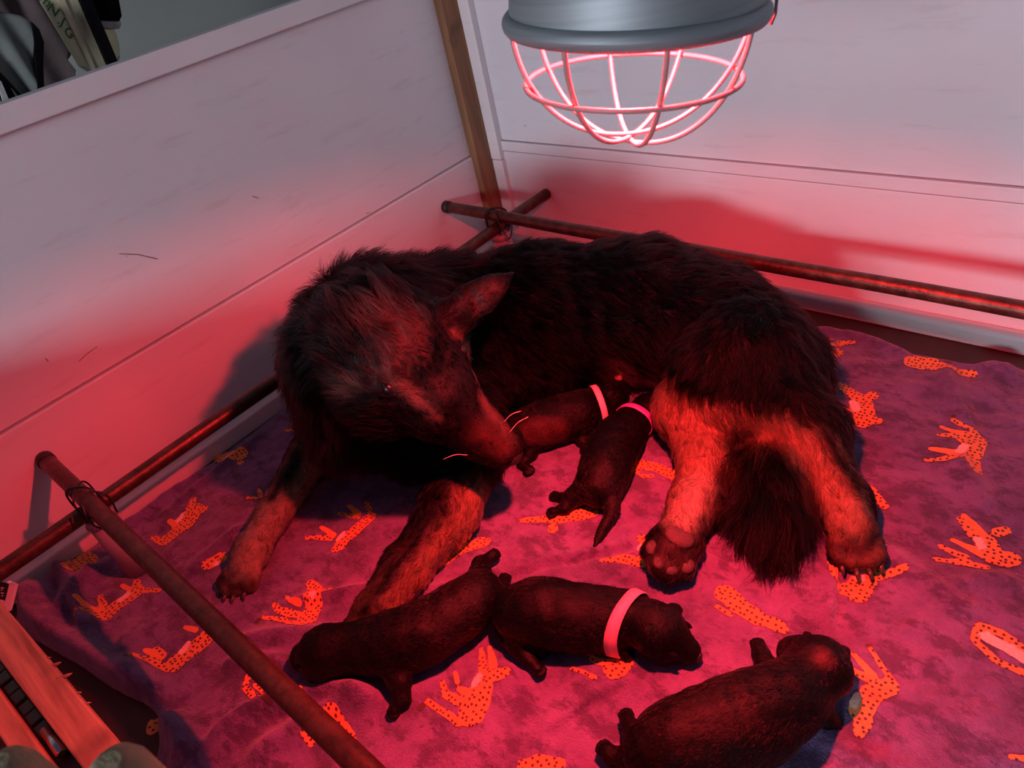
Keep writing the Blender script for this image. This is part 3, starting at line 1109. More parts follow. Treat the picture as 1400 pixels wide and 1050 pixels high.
        P = (1 - s1)[:, None] * A[pick] + (s1 * (1 - r2))[:, None] * B[pick] + (s1 * r2)[:, None] * C[pick]
        # only the side that shows: no hair on the skin pressed against the ground
        P = P[P[:, 2] > floor + 0.004]
        Nn = self.normal(P)
        keep = Nn[:, 2] > -0.75
        P, Nn = P[keep], Nn[keep]
        W = np.zeros(len(P))
        flow = np.zeros((len(P), 3))
        ln = np.zeros(len(P))
        lf = np.zeros(len(P))
        for p in self.prims:
            if p['hair'] is None:
                continue
            d = self.dist(p, P)
            w = np.exp(-np.maximum(d, 0) / 0.012) + 1e-7
            W += w
            flow += w[:, None] * (p['flow'] / max(np.linalg.norm(p['flow']), 1e-9))
            ln += w * p['hair']
            lf += w * p['lift']
        ln /= W
        lf /= W
        flow /= W[:, None]
        ok = ln > 0.0008
        P, Nn, flow, ln, lf = P[ok], Nn[ok], flow[ok], ln[ok], lf[ok]
        m = len(P)
        # tangential flow with slow swirls
        swirl = np.stack([vnoise(P[:, 0] + 3 * i, P[:, 1] + P[:, 2] * 1.3 + 7 * i, 0.045, seed + i) for i in range(3)], 1)
        flow = flow + 0.45 * swirl + np.array([0, 0, -gravity])
        tang = flow - Nn * np.sum(flow * Nn, 1, keepdims=True)
        tang /= np.maximum(np.linalg.norm(tang, axis=1, keepdims=True), 1e-6)
        jit = rg.normal(0, 0.16, (m, 3))
        ln = ln * length_scale * (0.65 + 0.55 * rg.random(m))
        d0 = Nn * lf[:, None] * 1.6 + tang * (1 - lf[:, None]) + jit
        d0 /= np.linalg.norm(d0, axis=1, keepdims=True)
        d1 = Nn * (lf[:, None] * 0.45) + tang + jit * 0.6 + np.array([0, 0, -gravity * 0.5])
        d1 /= np.linalg.norm(d1, axis=1, keepdims=True)
        # clumps share a tip
        nc = max(1, m // clump_size)
        ci = rg.choice(m, nc, replace=False)
        kd = kdtree.KDTree(nc)
        for q, i in enumerate(ci):
            kd.insert(P[i], q)
        kd.balance()
        near = np.array([kd.find(p)[1] for p in P])
        cc = ci[near]
        pts = np.zeros((m, npt, 3))
        ts = np.linspace(0, 1, npt)
        for q, t in enumerate(ts):
            own = P + ln[:, None] * (d0 * (t - 0.5 * t * t) + d1 * (0.5 * t * t))
            ctr = P[cc] + ln[:, None] * (d0[cc] * (t - 0.5 * t * t) + d1[cc] * (0.5 * t * t))
            wgt = clump * t ** 1.4
            pts[:, q] = own * (1 - wgt) + ctr * wgt
        pts[..., 2] = np.maximum(pts[..., 2], floor + 0.002 * rg.random((m, 1)))
        P0 = pts[:, 0]
        col = self.colors(P0, base)
        tone = (1 + colvar * rg.normal(0, 1, (m, 1))) * (1 + 0.5 * colvar * rg.normal(0, 1, nc)[near][:, None])
        col = np.clip(col * np.clip(tone, 0.25, 3.0), 0.001, 1)
        off = np.array(parent.location)
        cu = bpy.data.hair_curves.new(name)
        cu.add_curves([npt] * m)
        cu.attributes['position'].data.foreach_set('vector', (pts - off).astype(np.float32).ravel()) if 'position' in cu.attributes else None
        rad = np.tile(width * (1 - 0.85 * ts ** 1.5), (m, 1)) * (0.7 + 0.6 * rg.random((m, 1)))
        ra = cu.attributes.get('radius') or cu.attributes.new('radius', 'FLOAT', 'POINT')
        ra.data.foreach_set('value', rad.astype(np.float32).ravel())
        at = cu.attributes.new('coat', 'FLOAT_COLOR', 'POINT')
        c4 = np.repeat(np.c_[col, np.ones(m)][:, None], npt, 1)
        at.data.foreach_set('color', c4.astype(np.float32).ravel())
        cu.materials.append(mat)
        o = bpy.data.objects.new(name, cu)
        COL.objects.link(o)
        o.parent = parent
        o['kind'] = 'stuff'
        return o


def blob(name, c, rad, fr, mat, parent, seg=14):
    bm = bmesh.new()
    bmesh.ops.create_uvsphere(bm, u_segments=seg, v_segments=max(6, seg // 2 + 2), radius=1.0)
    fr = np.asarray(fr)
    for v in bm.verts:
        q = np.array(v.co) * np.asarray(rad)
        v.co = Vector(np.asarray(c) + q @ fr)
    bmesh.ops.recalc_face_normals(bm, faces=bm.faces)
    return link(name, bm_mesh(name, bm), mat, parent, True)


BLACK = (0.0040, 0.0014, 0.0017)
TAN = (0.21, 0.115, 0.068)
GREYTAN = (0.26, 0.20, 0.14)
UP = np.array([0, 0, 1.0])


def toes(body, paw, fwd, up, w, r, k=0.003, hair=0.0025):
    """four toes on the end of a paw"""
    fr = frame_from(fwd, up)
    out = []
    for i, s_ in enumerate((-1.5, -0.5, 0.5, 1.5)):
        reach = 0.026 if abs(s_) < 1 else 0.018
        tip = paw + fr[0] * reach + fr[1] * s_ * w
        body.cone(paw + fr[1] * s_ * w * 0.8 + fr[2] * 0.004, tip, r, r * 0.98, k, hair, fr[0], 0.12)
        out.append((tip, fr))
    return out


# ------------------------------------------------------------------ the mother dog
D = Body(0.0044, (0.0022, 0.085, 0.7))
S1 = U(612, 440, 0.128); M1 = U(735, 432, 0.122); A1 = U(880, 424, 0.120); P1 = U(975, 448, 0.116); R1 = U(1035, 486, 0.102)
back = P1 - S1
D.chain([S1, M1, A1, P1, R1], [0.096, 0.110, 0.105, 0.086, 0.070], 0.035, 0.030, back + np.array([0, 0, -0.1]), 0.22)
# rump and croup
D.cone(R1, U(1072, 506, 0.078), 0.072, 0.058, 0.03, 0.036, R1 - P1 + np.array([0, 0, -0.12]), 0.25)
# belly facing the camera
D.chain([U(690, 474, 0.090), U(780, 468, 0.088), U(860, 458, 0.088)], [0.060, 0.058, 0.052], 0.04, 0.014, back * 0.6 + np.array([0.0, -0.2, -0.5]), 0.2)
D.chain([U(655, 530, 0.060), U(740, 518, 0.055), U(815, 503, 0.052)], [0.052, 0.044, 0.036], 0.03, 0.014, back * 0.6 + np.array([0.0, -0.2, -0.5]), 0.2)
# neck, thick with the ruff
N1 = U(508, 452, 0.225); N2 = U(470, 488, 0.240)
D.chain([S1, N1, N2], [0.092, 0.080, 0.070], 0.05, 0.048, np.array([0.5, 0.25, -0.35]), 0.50)
D.cone(N2, U(520, 488, 0.258), 0.068, 0.068, 0.03, 0.044, np.array([-0.35, 0.1, -0.3]), 0.35)
D.cone(U(465, 520, 0.215), U(474, 588, 0.140), 0.054, 0.048, 0.03, 0.040, np.array([-0.3, -0.4, -0.7]), 0.35)
# chest between the forelegs
D.chain([N2, U(480, 555, 0.110), U(560, 590, 0.080)], [0.064, 0.066, 0.055], 0.03, 0.045, np.array([0.1, -0.5, -0.8]), 0.3)
# head
SK = U(546, 484, 0.280)
MZ = U(602, 548, 0.222)
NT = U(686, 612, 0.148)
hf = frame_from(NT - SK, UP + 0.5 * (CAM - SK) / np.linalg.norm(CAM - SK))
side = hf[1]
D.ell(SK, (0.086, 0.074, 0.062), hf, 0.02, 0.009, -hf[0] + 0.1 * hf[2], 0.10)
D.ell(SK - hf[0] * 0.045 - hf[2] * 0.008, (0.060, 0.070, 0.056), hf, 0.02, 0.046, -hf[0], 0.38)
D.cone(SK + hf[0] * 0.040 - hf[2] * 0.014, MZ, 0.060, 0.049, 0.02, 0.004, -hf[0], 0.05)
D.cone(MZ, NT - hf[0] * 0.004, 0.046, 0.0310, 0.015, 0.003, -hf[0], 0.05)
D.cone(MZ - hf[2] * 0.022, NT - hf[2] * 0.016 - hf[0] * 0.014, 0.042, 0.026, 0.012, 0.004, -hf[0], 0.06)      # jaw
for sg in (-1, 1):
    D.ell(SK + side * sg * 0.058 - hf[2] * 0.030 + hf[0] * 0.012, (0.062, 0.038, 0.044), hf, 0.02, 0.024, -hf[0] - 0.5 * hf[2] + side * sg * 0.5, 0.25)   # cheeks
    D.ell(SK + side * sg * 0.030 + hf[0] * 0.048 + hf[2] * 0.030, (0.022, 0.017, 0.013), hf, 0.012, 0.010, -hf[0], 0.2)  # brows
# ears: the far one held out to the right, the near one laid back
EB, ET = U(622, 430, 0.300), U(698, 376, 0.318)
EB2, ET2 = U(436, 472, 0.275), U(386, 492, 0.255)
for b_, t_, nrm in ((EB, ET, UP * 0.7 + (CAM - EB)), (EB2, ET2, UP + (CAM - EB2))):
    fr = frame_from(t_ - b_, nrm)
    L_ = np.linalg.norm(t_ - b_)
    D.cone(b_ - fr[0] * 0.015, b_ + fr[0] * 0.01, 0.024, 0.018, 0.016, 0.012, fr[0], 0.3)
    D.ell(b_ + fr[0] * L_ * 0.30, (L_ * 0.50, 0.025, 0.0085), fr, 0.010, 0.005, fr[0], 0.15)
    D.cone(b_ + fr[0] * L_ * 0.5, b_ + fr[0] * L_ * 1.02, 0.017, 0.0045, 0.012, 0.004, fr[0], 0.12)
    D.ell(b_ + fr[0] * L_ * 0.58, (L_ * 0.36, 0.018, 0.0075), fr, 0.008, 0.006, fr[0], 0.15)
# forelegs
FA = [U(462, 575, 0.080), U(425, 625, 0.056), U(372, 706, 0.040), U(345, 752, 0.034)]
D.chain(FA, [0.040, 0.033, 0.0235, 0.024], 0.018, 0.008, None, 0.2)
FB = [U(640, 620, 0.085), U(612, 700, 0.058), U(556, 778, 0.042), U(514, 832, 0.034)]
D.chain(FB, [0.043, 0.039, 0.029, 0.027], 0.018, 0.010, None, 0.2)
D.cone(S1 + np.array([0, 0, -0.02]), FB[0], 0.080, 0.046, 0.03, 0.028, np.array([-0.2, -0.4, -0.7]), 0.25)
CLAWS = []
for F_ in (FA, FB):
    fw = F_[-1] - F_[-2]
    fw = fw * np.array([1, 1, 0.35])
    fw /= np.linalg.norm(fw)
    fw = fw * np.array([1, 1, 0.0])
    fw /= np.linalg.norm(fw)
    pw = F_[-1] + fw * 0.024
    pw[2] = 0.026
    D.cone(F_[-1], pw, 0.025, 0.022, 0.010, 0.005, fw, 0.15)
    pw = pw + fw * 0.006
    pw[2] = 0.0205
    CLAWS += toes(D, pw, fw, UP, 0.0138, 0.0125)
# hind leg lying lower, its sole turned to the camera
HA = [U(985, 508, 0.085), U(932, 560, 0.062), U(965, 628, 0.050), U(950, 690, 0.040), U(925, 742, 0.036)]
D.chain(HA, [0.060, 0.040, 0.033, 0.029, 0.026], 0.022, 0.010, None, 0.2)
fw1 = HA[-1] - HA[-2]
fw1 /= np.linalg.norm(fw1)
# upper hind leg
HB = [U(1022, 490, 0.130), U(985, 508, 0.118), U(1005, 545, 0.092), U(1108, 588, 0.060), U(1156, 688, 0.040), U(1164, 718, 0.034)]
D.chain(HB[:3], [0.072, 0.060, 0.050], 0.03, 0.026, np.array([-0.1, -0.5, -0.6]), 0.22)
D.chain(HB[2:], [0.050, 0.036, 0.027, 0.026], 0.022, 0.010, None, 0.2)
D.cone(HB[0], HB[3], 0.070, 0.038, 0.03, 0.026, np.array([0.35, -0.3, -0.6]), 0.25)
fw2 = HB[-1] - HB[-2]
fw2 = fw2 / np.linalg.norm(fw2)
fw2 = fw2 * np.array([1, 1, 0.0])
fw2 /= np.linalg.norm(fw2)
pw = HB[-1] + fw2 * 0.018
pw[2] = 0.027
D.cone(HB[-1], pw, 0.026, 0.023, 0.010, 0.005, fw2, 0.15)
pw[2] = 0.0205
CLAWS += toes(D, pw, fw2, UP, 0.0138, 0.0125)
# sole-up paw
sole_up = (CAM - HA[-1]) / np.linalg.norm(CAM - HA[-1])
frs = frame_from(fw1, sole_up)
D.ell(HA[-1] + fw1 * 0.008, (0.040, 0.033, 0.022), frs, 0.012, 0.008, fw1, 0.2)
soles = []
for i, s_ in enumerate((-1.5, -0.5, 0.5, 1.5)):
    tip = HA[-1] + fw1 * (0.040 if abs(s_) < 1 else 0.028) + frs[1] * s_ * 0.0145
    D.cone(HA[-1] + fw1 * 0.01 + frs[1] * s_ * 0.011, tip, 0.014, 0.0135, 0.006, 0.006, fw1, 0.2)
    soles.append(tip)
# tail lying between the hind legs
TL = [U(1075, 545, 0.045), U(1062, 590, 0.042), U(1052, 650, 0.038), U(1052, 710, 0.030), U(1056, 742, 0.024)]
D.chain(TL, [0.036, 0.038, 0.040, 0.034, 0.020], 0.02, 0.070, None, 0.26)
D.prims[-1]['hair'] = 0.05
D.build()

# markings of the coat, with the lamp-lit forehead painted in
D.stroke([(425, 628), (388, 690), (362, 735), (330, 785)], 0.034, GREYTAN, 0.010)
D.stroke([(405, 615), (372, 680)], 0.010, BLACK, 0.008)
D.stroke([(650, 690), (620, 740), (560, 800), (515, 850)], 0.033, TAN, 0.014)
D.stroke([(900, 530), (930, 580), (965, 620), (955, 670)], 0.040, TAN, 0.012)
D.stroke([(955, 670), (940, 700)], 0.03, GREYTAN, 0.012)
D.stroke([(890, 520), (930, 555), (985, 575)], 0.022, TAN, 0.012)
D.stroke([(1000, 575), (1060, 585), (1110, 605)], 0.020, TAN, 0.012)
D.stroke([(1115, 615), (1140, 660), (1160, 720), (1175, 745)], 0.026, TAN, 0.010)
D.stroke([(1128, 590), (1150, 630), (1172, 665)], 0.012, BLACK, 0.010)
D.stroke([(845, 505), (855, 530)], 0.022, (0.20, 0.11, 0.10), 0.014)
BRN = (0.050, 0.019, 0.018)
DKT = (0.030, 0.014, 0.012)
D.stroke([(512, 432), (560, 440), (545, 480), (528, 508)], 0.022, BRN, 0.014)  # lamp light on the forehead, painted as lighter brown fur
D.stroke([(546, 527), (570, 544), (596, 568)], 0.007, (0.13, 0.06, 0.05), 0.007)
D.stroke([(620, 455), (640, 488), (650, 514)], 0.006, (0.13, 0.06, 0.05), 0.006)
D.stroke([(660, 592), (690, 612)], 0.016, (0.05, 0.018, 0.016), 0.016)
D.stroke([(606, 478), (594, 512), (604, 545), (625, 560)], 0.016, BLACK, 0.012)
D.stroke([(525, 532), (512, 540)], 0.010, BLACK, 0.008)
D.stroke([(660, 545), (690, 585)], 0.008, (0.09, 0.045, 0.04), 0.008)
D.stroke([(468, 532), (486, 526)], 0.010, (0.10, 0.05, 0.04), 0.010)
D.stroke([(450, 560), (455, 595)], 0.012, BRN, 0.012)
D.stroke([(640, 410), (672, 392)], 0.010, BRN, 0.010)
D.stroke([(598, 690), (562, 750), (520, 806), (498, 838)], 0.016, BLACK, 0.014)
D.stroke([(425, 600), (392, 650)], 0.014, BLACK, 0.012)
D.stroke([(1000, 610), (992, 650), (980, 690)], 0.014, DKT, 0.012)
D.stroke([(300, 790), (320, 804), (345, 800)], 0.012, DKT, 0.010)
D.stroke([(900, 760), (940, 770), (965, 735)], 0.022, DKT, 0.012)
D.stroke([(1150, 748), (1180, 756), (1195, 735)], 0.012, DKT, 0.010)

dog = tag(empty('dog', (float(A1[0]), float(A1[1]), 0.0)), 'black and tan long coated mother dog lying curled around her puppies', 'dog')
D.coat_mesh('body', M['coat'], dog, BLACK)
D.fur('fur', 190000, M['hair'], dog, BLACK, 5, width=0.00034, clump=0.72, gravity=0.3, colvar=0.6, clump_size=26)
blob('nose', NT + hf[0] * 0.017 + hf[2] * 0.006, (0.011, 0.016, 0.012), hf, M['nose'], dog)
for sg, q in ((1, (531, 532)), (-1, (634, 478))):
    c_ = D.hit(*q)
    blob('eye', c_ - D.normal(c_[None])[0] * 0.003, (0.008, 0.007, 0.0055), hf, M['eye'], dog)
for tip, fr in CLAWS:
    tube('claw', [tip + fr[0] * 0.009, tip + fr[0] * 0.017 - fr[2] * 0.002, tip + fr[0] * 0.022 - fr[2] * 0.007], [0.0032, 0.0026, 0.0006], M['claw'], dog, 8)
for tip in soles:
    blob('toe_pad', tip + frs[2] * 0.0108, (0.0112, 0.0092, 0.0050), frs, M['pad'], dog)
blob('paw_pad', HA[-1] + fw1 * 0.004 + frs[2] * 0.0225, (0.015, 0.019, 0.0065), frs, M['pad'], dog)
for c0, c1 in (((640, 622), (606, 628)), ((688, 578), (712, 562)), ((696, 592), (722, 570))):
    a_ = D.hit(*c0)
    b_ = UD(c1[0], c1[1], float(R[2] @ (a_ - CAM)) - 0.004)
    tube('whisker', spline([a_, (a_ + b_) / 2 + UP * 0.004, b_], 8), 0.00035, M['whisker'], dog, 5)
for q, r_ in (((846, 514), 0.009), ((852, 526), 0.0045)):
    c_ = D.hit(*q)
    blob('teat', c_, (r_, r_, r_ * 0.9), np.eye(3), M['teat'], dog)
# ------------------------------------------------------------------ the puppies
PUP = (0.0038, 0.0009, 0.0009)


def puppy(label, spine, radii, head, limbs, tail, ears, seed, collar=None, extra=None, h=0.0015):
    """spine: rump to neck as (px, py, z); head: skull and nose; limbs: lists of (px, py, z, r)"""
    B = Body(h, (0.0007, 0.055, seed * 0.9))
    sp = [U(*p) for p in spine]
    spl = spline(sp, 9)
    rr = np.interp(np.linspace(0, 1, 9), np.linspace(0, 1, len(radii)), radii)
    for i in range(8):
        B.cone(spl[i], spl[i + 1], rr[i], rr[i + 1], 0.012, 0.0045, spl[0] - spl[-1], 0.05)
    # haunch and shoulder
    for c0, f0 in ((spl[1], 1.0), (spl[6], 0.9)):
        tdir = (spl[-1] - spl[0]) / np.linalg.norm(spl[-1] - spl[0])
        fr0 = frame_from(tdir, UP)
        for sg in (-1, 1):
            rr0 = rr[1] if f0 == 1.0 else rr[6]
            B.ell(c0 + fr0[1] * sg * rr0 * 0.55 - UP * rr0 * 0.15, (rr0 * 0.78, rr0 * 0.55, rr0 * 0.72), fr0, 0.005, 0.0030, spl[0] - spl[-1] - 0.03 * UP, 0.03)
    if head is not None:
        (sx, sy, sz, sr), (nx, ny, nz, nr) = head
        sk, ns = U(sx, sy, sz), U(nx, ny, nz)
        hd = frame_from(ns - sk, UP + 0.3 * (CAM - sk))
        B.cone(spl[-1], sk, rr[-1], sr * 0.85, 0.008, 0.0032, spl[0] - spl[-1], 0.04)
        B.ell(sk, (sr * 1.08, sr * 0.95, sr * 0.92), hd, 0.006, 0.0026, -hd[0], 0.03)
        B.cone(sk + hd[0] * sr * 0.4 - hd[2] * sr * 0.2, ns, sr * 0.66, nr, 0.010, 0.0025, -hd[0], 0.06)
        for sg in (-1, 1):
            B.ell(sk + hd[1] * sg * sr * 0.55 - hd[2] * sr * 0.25 + hd[0] * sr * 0.35, (sr * 0.5, sr * 0.42, sr * 0.42), hd, 0.008, 0.003, -hd[0], 0.06)
    for lb in limbs:
        pts = [U(x, y, z) for x, y, z, r in lb]
        rs = [r for *_, r in lb]
        B.chain(pts, rs, 0.007, 0.0028, None, 0.06)
        fw = pts[-1] - pts[-2]
        fw /= np.linalg.norm(fw)
        fr = frame_from(fw, UP + 0.6 * (CAM - pts[-1]))
        for s_ in (-1.2, -0.4, 0.4, 1.2):
            q = pts[-1] + fr[1] * s_ * 0.0046
            B.cone(q, q + fw * (0.0085 if abs(s_) < 1 else 0.0065), 0.0031, 0.0026, 0.0012, 0.0006, fw, 0.05)
    if tail:
        pts = spline([U(x, y, z) for x, y, z, r in tail], 8)
        rs = np.interp(np.linspace(0, 1, 8), np.linspace(0, 1, len(tail)), [r for *_, r in tail])
        B.chain(list(pts), list(rs), 0.006, 0.004, None, 0.1)
    for (bx, by, bz), (tx, ty, tz) in ears:
        b_, t_ = U(bx, by, bz), U(tx, ty, tz)
        L_ = np.linalg.norm(t_ - b_)
        fr = frame_from(t_ - b_, UP + (CAM - b_))
        B.ell((b_ + t_) / 2, (L_ * 0.62, L_ * 0.42, 0.0036), fr, 0.004, 0.0015, fr[0], 0.05)
    B.build()
    if extra:
        for px, r, col in extra:
            B.stroke(px, r, col, 0.006)
    e = tag(empty('puppy', tuple(float(v) for v in (spl[4][0], spl[4][1], 0.012))), label, 'puppy', 'newborn puppies on the blanket')
    B.coat_mesh('body', M['pup_coat'], e, PUP)
    B.fur('fur', 34000, M['pup_hair'], e, PUP, seed, width=0.00018, clump=0.45, npt=4, gravity=0.12, colvar=0.6, clump_size=12)
    if head is not None:
        for sg in (-1, 1):
            c_ = sk + hd[0] * sr * 0.62 + hd[1] * sg * sr * 0.52 + hd[2] * sr * 0.40
            c_ = c_ - B.normal(c_[None])[0] * B.sample(c_[None])[0]
            blob('eye', c_, (sr * 0.22, sr * 0.10, sr * 0.06), hd, M['eyelid'], e, 8)
        blob('nose', ns + hd[0] * nr * 0.75 + hd[2] * nr * 0.15, (nr * 0.42, nr * 0.5, nr * 0.42), hd, M['nose'], e, 10)
    if collar:
        (cx, cy, cz), (dx, dy, dz), width, mat = collar
        c_ = U(cx, cy, cz)
        axis = U(dx, dy, dz) - c_
        axis /= np.linalg.norm(axis)
        fr = frame_from(axis, UP)
        n = 56
        V, F = [], []
        for i in range(n):
            t = 2 * math.pi * i / n
            dirn = fr[1] * math.cos(t) + fr[2] * math.sin(t)
            for w in (-0.5, 0.5):
                # march out of the neck to the skin
                P = c_ + fr[0] * w * width + dirn * np.linspace(0.004, 0.06, 60)[:, None]
                v = B.sample(P)
                o = np.nonzero(v > 0)[0]
                r_ = np.linspace(0.004, 0.06, 60)[o[0] if len(o) else -1]
                V.append(r_)
        Rr = np.array(V).reshape(n, 2)
        for _ in range(6):
            Rr = (np.roll(Rr, 1, 0) + Rr * 2 + np.roll(Rr, -1, 0)) / 4
        Vv = []
        for i in range(n):
            t = 2 * math.pi * i / n
            dirn = fr[1] * math.cos(t) + fr[2] * math.sin(t)
            for lay in (0.0022, 0.0036):
                for q, w in enumerate((-0.5, 0.5)):
                    Vv.append(c_ + fr[0] * w * width + dirn * (Rr[i].mean() * 0.5 + Rr[i, q] * 0.5 + lay))
        for i in range(n):
            a, b = i * 4, ((i + 1) % n) * 4
            F += [(a + 2, a + 3, b + 3, b + 2), (a + 1, a, b, b + 1), (a + 3, a + 1, b + 1, b + 3), (a, a + 2, b + 2, b)]
        Vv = np.array(Vv)
        Vv[:, 2] = np.maximum(Vv[:, 2], 0.008)
        c = link('collar', np_mesh('collar', Vv, F), mat, e, True)
        c['label'] = {'collar_pale': 'pale pink collar', 'collar_magenta': 'magenta collar', 'collar_pink': 'bright pink collar'}[[k for k, v in M.items() if v is mat][0]]
    return e, B


# nursing, half behind the mother's muzzle
puppy('nursing black puppy with a pale pink collar, beside the mother dog\'s nose',
      [(712, 592, 0.044), (745, 580, 0.046), (788, 566, 0.047), (814, 553, 0.046)], [0.029, 0.034, 0.032, 0.0235],
      ((836, 544, 0.046, 0.0235), (852, 532, 0.044, 0.0105)),
      [[(722, 602, 0.032, 0.015), (724, 620, 0.024, 0.011), (714, 632, 0.020, 0.006), (722, 642, 0.018, 0.006)],
       [(800, 580, 0.038, 0.013), (796, 602, 0.024, 0.0075), (804, 613, 0.018, 0.006)]],
      None, [((838, 534, 0.066), (828, 542, 0.062))], 21, ((817, 551, 0.046), (839, 544, 0.046), 0.010, M['collar_pale']),
      [([(730, 590), (760, 590)], 0.02, (0.05, 0.014, 0.012))])
# nursing, its back and tail to the camera
puppy('nursing black puppy with a magenta collar and its tail towards the camera',
      [(820, 668, 0.038), (828, 640, 0.042), (844, 603, 0.044), (866, 578, 0.043)], [0.028, 0.034, 0.033, 0.0235],
      ((884, 559, 0.044, 0.0235), (893, 545, 0.044, 0.0105)),
      [[(808, 668, 0.036, 0.020), (786, 680, 0.026, 0.013), (772, 695, 0.020, 0.0075), (757, 700, 0.018, 0.006)],
       [(800, 660, 0.030, 0.016), (778, 682, 0.020, 0.008), (760, 678, 0.018, 0.006)],
       [(816, 602, 0.036, 0.012), (801, 614, 0.022, 0.007), (803, 624, 0.018, 0.0055)]],
      [(834, 676, 0.038, 0.011), (837, 700, 0.028, 0.008), (824, 724, 0.020, 0.0055), (814, 746, 0.016, 0.0032)],
      [((878, 545, 0.062), (890, 556, 0.058))], 22, ((868, 574, 0.043), (880, 557, 0.044), 0.010, M['collar_magenta']))
# stretched out on its belly, head to the left
puppy('black puppy without a collar stretched out on its belly, head to the left',
      [(658, 810, 0.042), (632, 832, 0.044), (572, 868, 0.045), (502, 884, 0.046)], [0.026, 0.031, 0.0355, 0.031],
      ((445, 890, 0.050, 0.0325), (416, 898, 0.038, 0.0175)),
      [[(652, 805, 0.046, 0.020), (656, 786, 0.038, 0.014), (656, 772, 0.030, 0.010), (674, 759, 0.026, 0.007)],
       [(672, 815, 0.036, 0.018), (684, 806, 0.024, 0.010), (690, 792, 0.020, 0.0065)],
       [(536, 902, 0.042, 0.019), (546, 932, 0.030, 0.013), (549, 956, 0.020, 0.0095), (540, 970, 0.018, 0.007)]],
      None, [((462, 866, 0.074), (470, 890, 0.062))], 23)
# in the middle, pink collar, head to the right
puppy('black puppy with a bright pink collar lying in the middle, head to the right',
      [(710, 838, 0.040), (745, 838, 0.044), (802, 846, 0.043), (858, 842, 0.041)], [0.031, 0.0375, 0.0345, 0.0265],
      ((900, 862, 0.042, 0.0315), (939, 889, 0.025, 0.0150)),
      [[(716, 856, 0.036, 0.019), (708, 880, 0.026, 0.0125), (720, 898, 0.020, 0.0090), (735, 914, 0.018, 0.0072)],
       [(728, 872, 0.028, 0.012), (732, 884, 0.022, 0.008), (740, 890, 0.018, 0.006)],
       [(842, 872, 0.030, 0.015), (836, 886, 0.022, 0.009), (854, 894, 0.018, 0.0065)]],
      [(692, 824, 0.042, 0.009), (681, 846, 0.032, 0.007), (687, 872, 0.022, 0.005), (706, 884, 0.018, 0.003)],
      [((912, 834, 0.066), (931, 832, 0.056)), ((884, 858, 0.072), (900, 880, 0.056))], 24, ((863, 844, 0.041), (900, 862, 0.042), 0.0125, M['collar_pink']))
# nearest to the camera, on its side
puppy('black puppy without a collar lying on its side nearest to the camera',
      [(892, 1030, 0.044), (935, 1014, 0.048), (1015, 986, 0.050), (1078, 955, 0.048)], [0.028, 0.037, 0.0405, 0.0335],
      ((1118, 912, 0.046, 0.0325), (1088, 894, 0.036, 0.0180)),
      [[(884, 1024, 0.040, 0.019), (868, 1012, 0.034, 0.011), (862, 994, 0.030, 0.0080), (857, 982, 0.028, 0.0062)],
       [(888, 1038, 0.036, 0.018), (858, 1040, 0.028, 0.011), (838, 1034, 0.024, 0.0085), (829, 1026, 0.024, 0.0068)],
       [(1060, 940, 0.048, 0.017), (1048, 914, 0.042, 0.011), (1041, 896, 0.038, 0.0085), (1037, 884, 0.038, 0.0068)],
       [(1120, 965, 0.030, 0.014), (1130, 982, 0.020, 0.009), (1140, 985, 0.016, 0.006)]],
      None, [((1132, 892, 0.074), (1120, 904, 0.073)), ((1150, 900, 0.056), (1156, 886, 0.052))], 25,
      None, [([(1127, 898)], 0.008, (0.08, 0.03, 0.03))])
# ------------------------------------------------------------------ front rails in the lower left corner
ZR = 0.25
def rail_z(p):
    return U(p[0], p[1], ZR)
ra, rb_ = rail_z((0, 825)), rail_z((191, 1050))
rdir = (rb_ - ra)
rdir /= np.linalg.norm(rdir)
rang = math.atan2(rdir[1], rdir[0])
rn = np.array([-rdir[1], rdir[0], 0.0])     # towards the inside of the pen


def rail_box(name, s0, s1, t0, t1, z0, z1, mat, parent, bevel=0.0015):
    """a box along the rail: s along it, t away from the pen, from the inner edge"""
    bm = bmesh.new()
    add_box(bm, (s0, -t1, z0), (s1, -t0, z1), bevel)
    Mx = Matrix.Translation(Vector((ra[0], ra[1], 0))) @ Matrix.Rotation(rang, 4, 'Z')
    bmesh.ops.transform(bm, matrix=Mx, verts=bm.verts)
    return link(name, bm_mesh(name, bm), mat, parent)


def across(p):
    q = rail_z(p) - ra
    return float(-(q @ rn)), float(q @ rdir)


w1 = across((0, 903))[0]
w2 = across((0, 947))[0]
w3 = across((0, 1008))[0]
S0, S1_ = -0.36, 1.2
r1 = tag(rail_box('wooden_rail', S0, S1_, 0, w1, ZR - 0.022, ZR, M['plank'], None), 'raw wooden rail at the lower left edge, next to the blanket', 'rail', 'front rails')
r2 = tag(rail_box('wooden_rail', S0, S1_, w2, w3, ZR - 0.022, ZR - 0.001, M['plank'], None), 'raw wooden rail at the lower left edge, outermost', 'rail', 'front rails')
